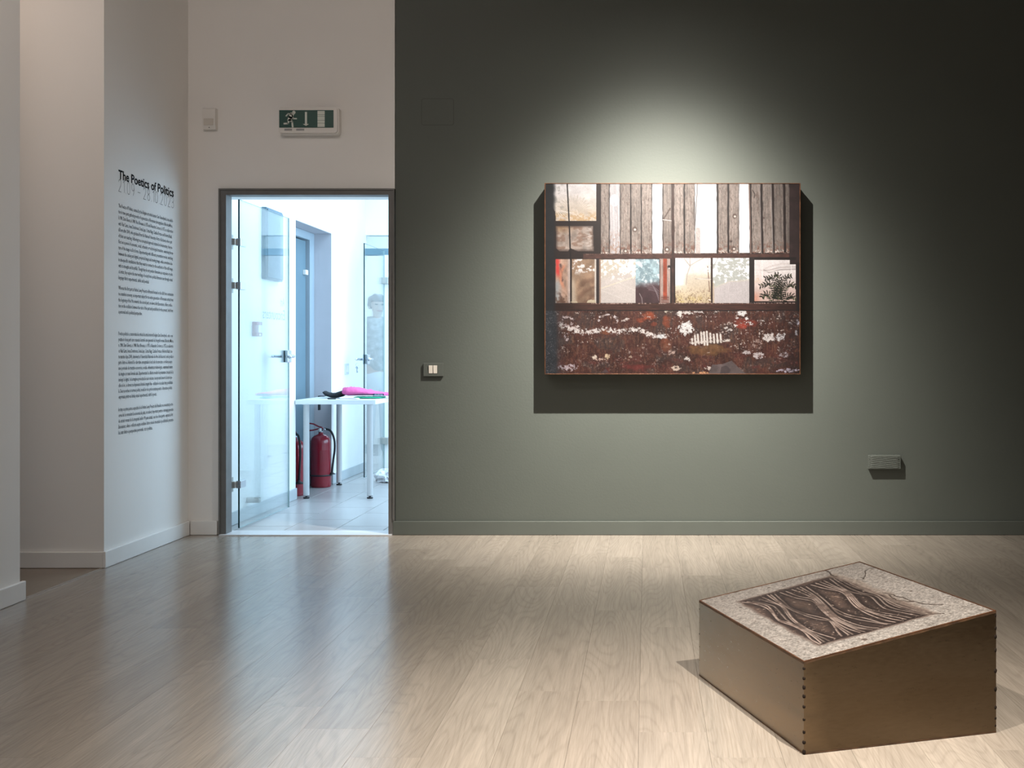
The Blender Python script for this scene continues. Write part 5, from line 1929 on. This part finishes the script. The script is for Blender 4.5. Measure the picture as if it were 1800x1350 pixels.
    for r, d in zip(pts_all, dists):
        sh = seg_dist(X - .006, Y - .004, r)
        p.put(pit * (1 - sm(.004, .0085, sh)) * .55, (36, 25, 23))
        c0 = rr_.uniform(.82, 1.08)
        body_ = (1 - sm(.0026, .0040, d)) * pit
        p.put(body_, shade((116, 97, 88), c0 * (.72 + .5 * fbm(X * 60, Y * 60, 70, 3))))
        hl = seg_dist(X + .0016, Y + .0010, r)
        p.put((1 - sm(.0008, .0024, hl)) * pit * .8 * sm(.3, .55, fbm(X * 30, Y * 30, 71, 3)), shade((196, 176, 164), np.full(X.shape, c0)))
    p.put(pit * sm(.90, .95, vn(X * 120, Y * 120, 90)) * .8, (196, 174, 158))
    # the broken right-hand border of the pit
    brk = seg_dist(X + jx * 1.6, Y + jy * 1.6, [pq(870, 100), pq(1050, 150), pq(1180, 215), pq(1320, 250), pq(1420, 320), pq(1560, 360), pq(1690, 425)])
    p.put((1 - sm(.006, .030, brk)) * .72, shade((150, 134, 122), .65 + .7 * g1))
    for pts, w_ in (([(815, 60), (840, 82), (862, 98), (905, 108)], .006), ([(1195, 40), (1150, 65), (1140, 95), (1125, 135)], .004), ([(1300, 245), (1380, 262), (1450, 285), (1540, 320), (1610, 335), (1700, 342), (1790, 345)], .005),
                    ([(1400, 290), (1430, 310), (1500, 322), (1540, 318)], .004), ([(1600, 440), (1690, 430), (1800, 422)], .005), ([(1340, 262), (1400, 300)], .004)):
        q = [pq(*z) for z in [(v_.x, v_.y) for v_ in catmull([(a0, b0, 0) for a0, b0 in pts], 5)]]
        d = seg_dist(X + jx * 1.2, Y + jy * 1.2, q)
        p.put((1 - sm(w_ * .3, w_ * .75, d)) * .9, (62, 50, 44))
    for (zx, zy, r) in ((1140, 640, .014), (890, 108, .012), (330, 205, .009), (1530, 318, .013), (95, 372, .008), (1690, 418, .010), (1530, 230, .008)):
        cx_, cy_ = pq(zx, zy)
        d = np.hypot((X - cx_) + jx, (Y - cy_) * 1.3 + jy)
        p.put((1 - sm(r * .5, r, d)) * .8, (88, 74, 66))
    p.put((1 - sm(.002, .006, edge)) * .5, (110, 92, 84))
    return p.im


im2 = paint_asphalt()
ins = 0.0044
uu, vv_ = (tops[1] - tops[0]).normalized(), (tops[3] - tops[0]).normalized()
q00 = tops[0] + uu * ins + vv_ * ins + pnorm * 0.0008
q10 = tops[1] - uu * ins + vv_ * ins + pnorm * 0.0008
q01 = tops[3] + uu * ins - vv_ * ins + pnorm * 0.0008
print_mesh('photo_print', dim(im2, 0.42, (1, 1, 1.03)), tuple(q00), tuple(q10), tuple(q01), M['print_top'], bxr)
bm = bmesh.new()
prism(bm, [t_ - pnorm * 0.001 + (cen - Vector((t_.x, t_.y, 0))).normalized() * 0.008 for t_ in tops], -pnorm * 0.003)
obj('tray_board', bm, M['rim_dark'], bxr)

# tidy away the lettering source
bpy.data.objects.remove(_to, do_unlink=True)
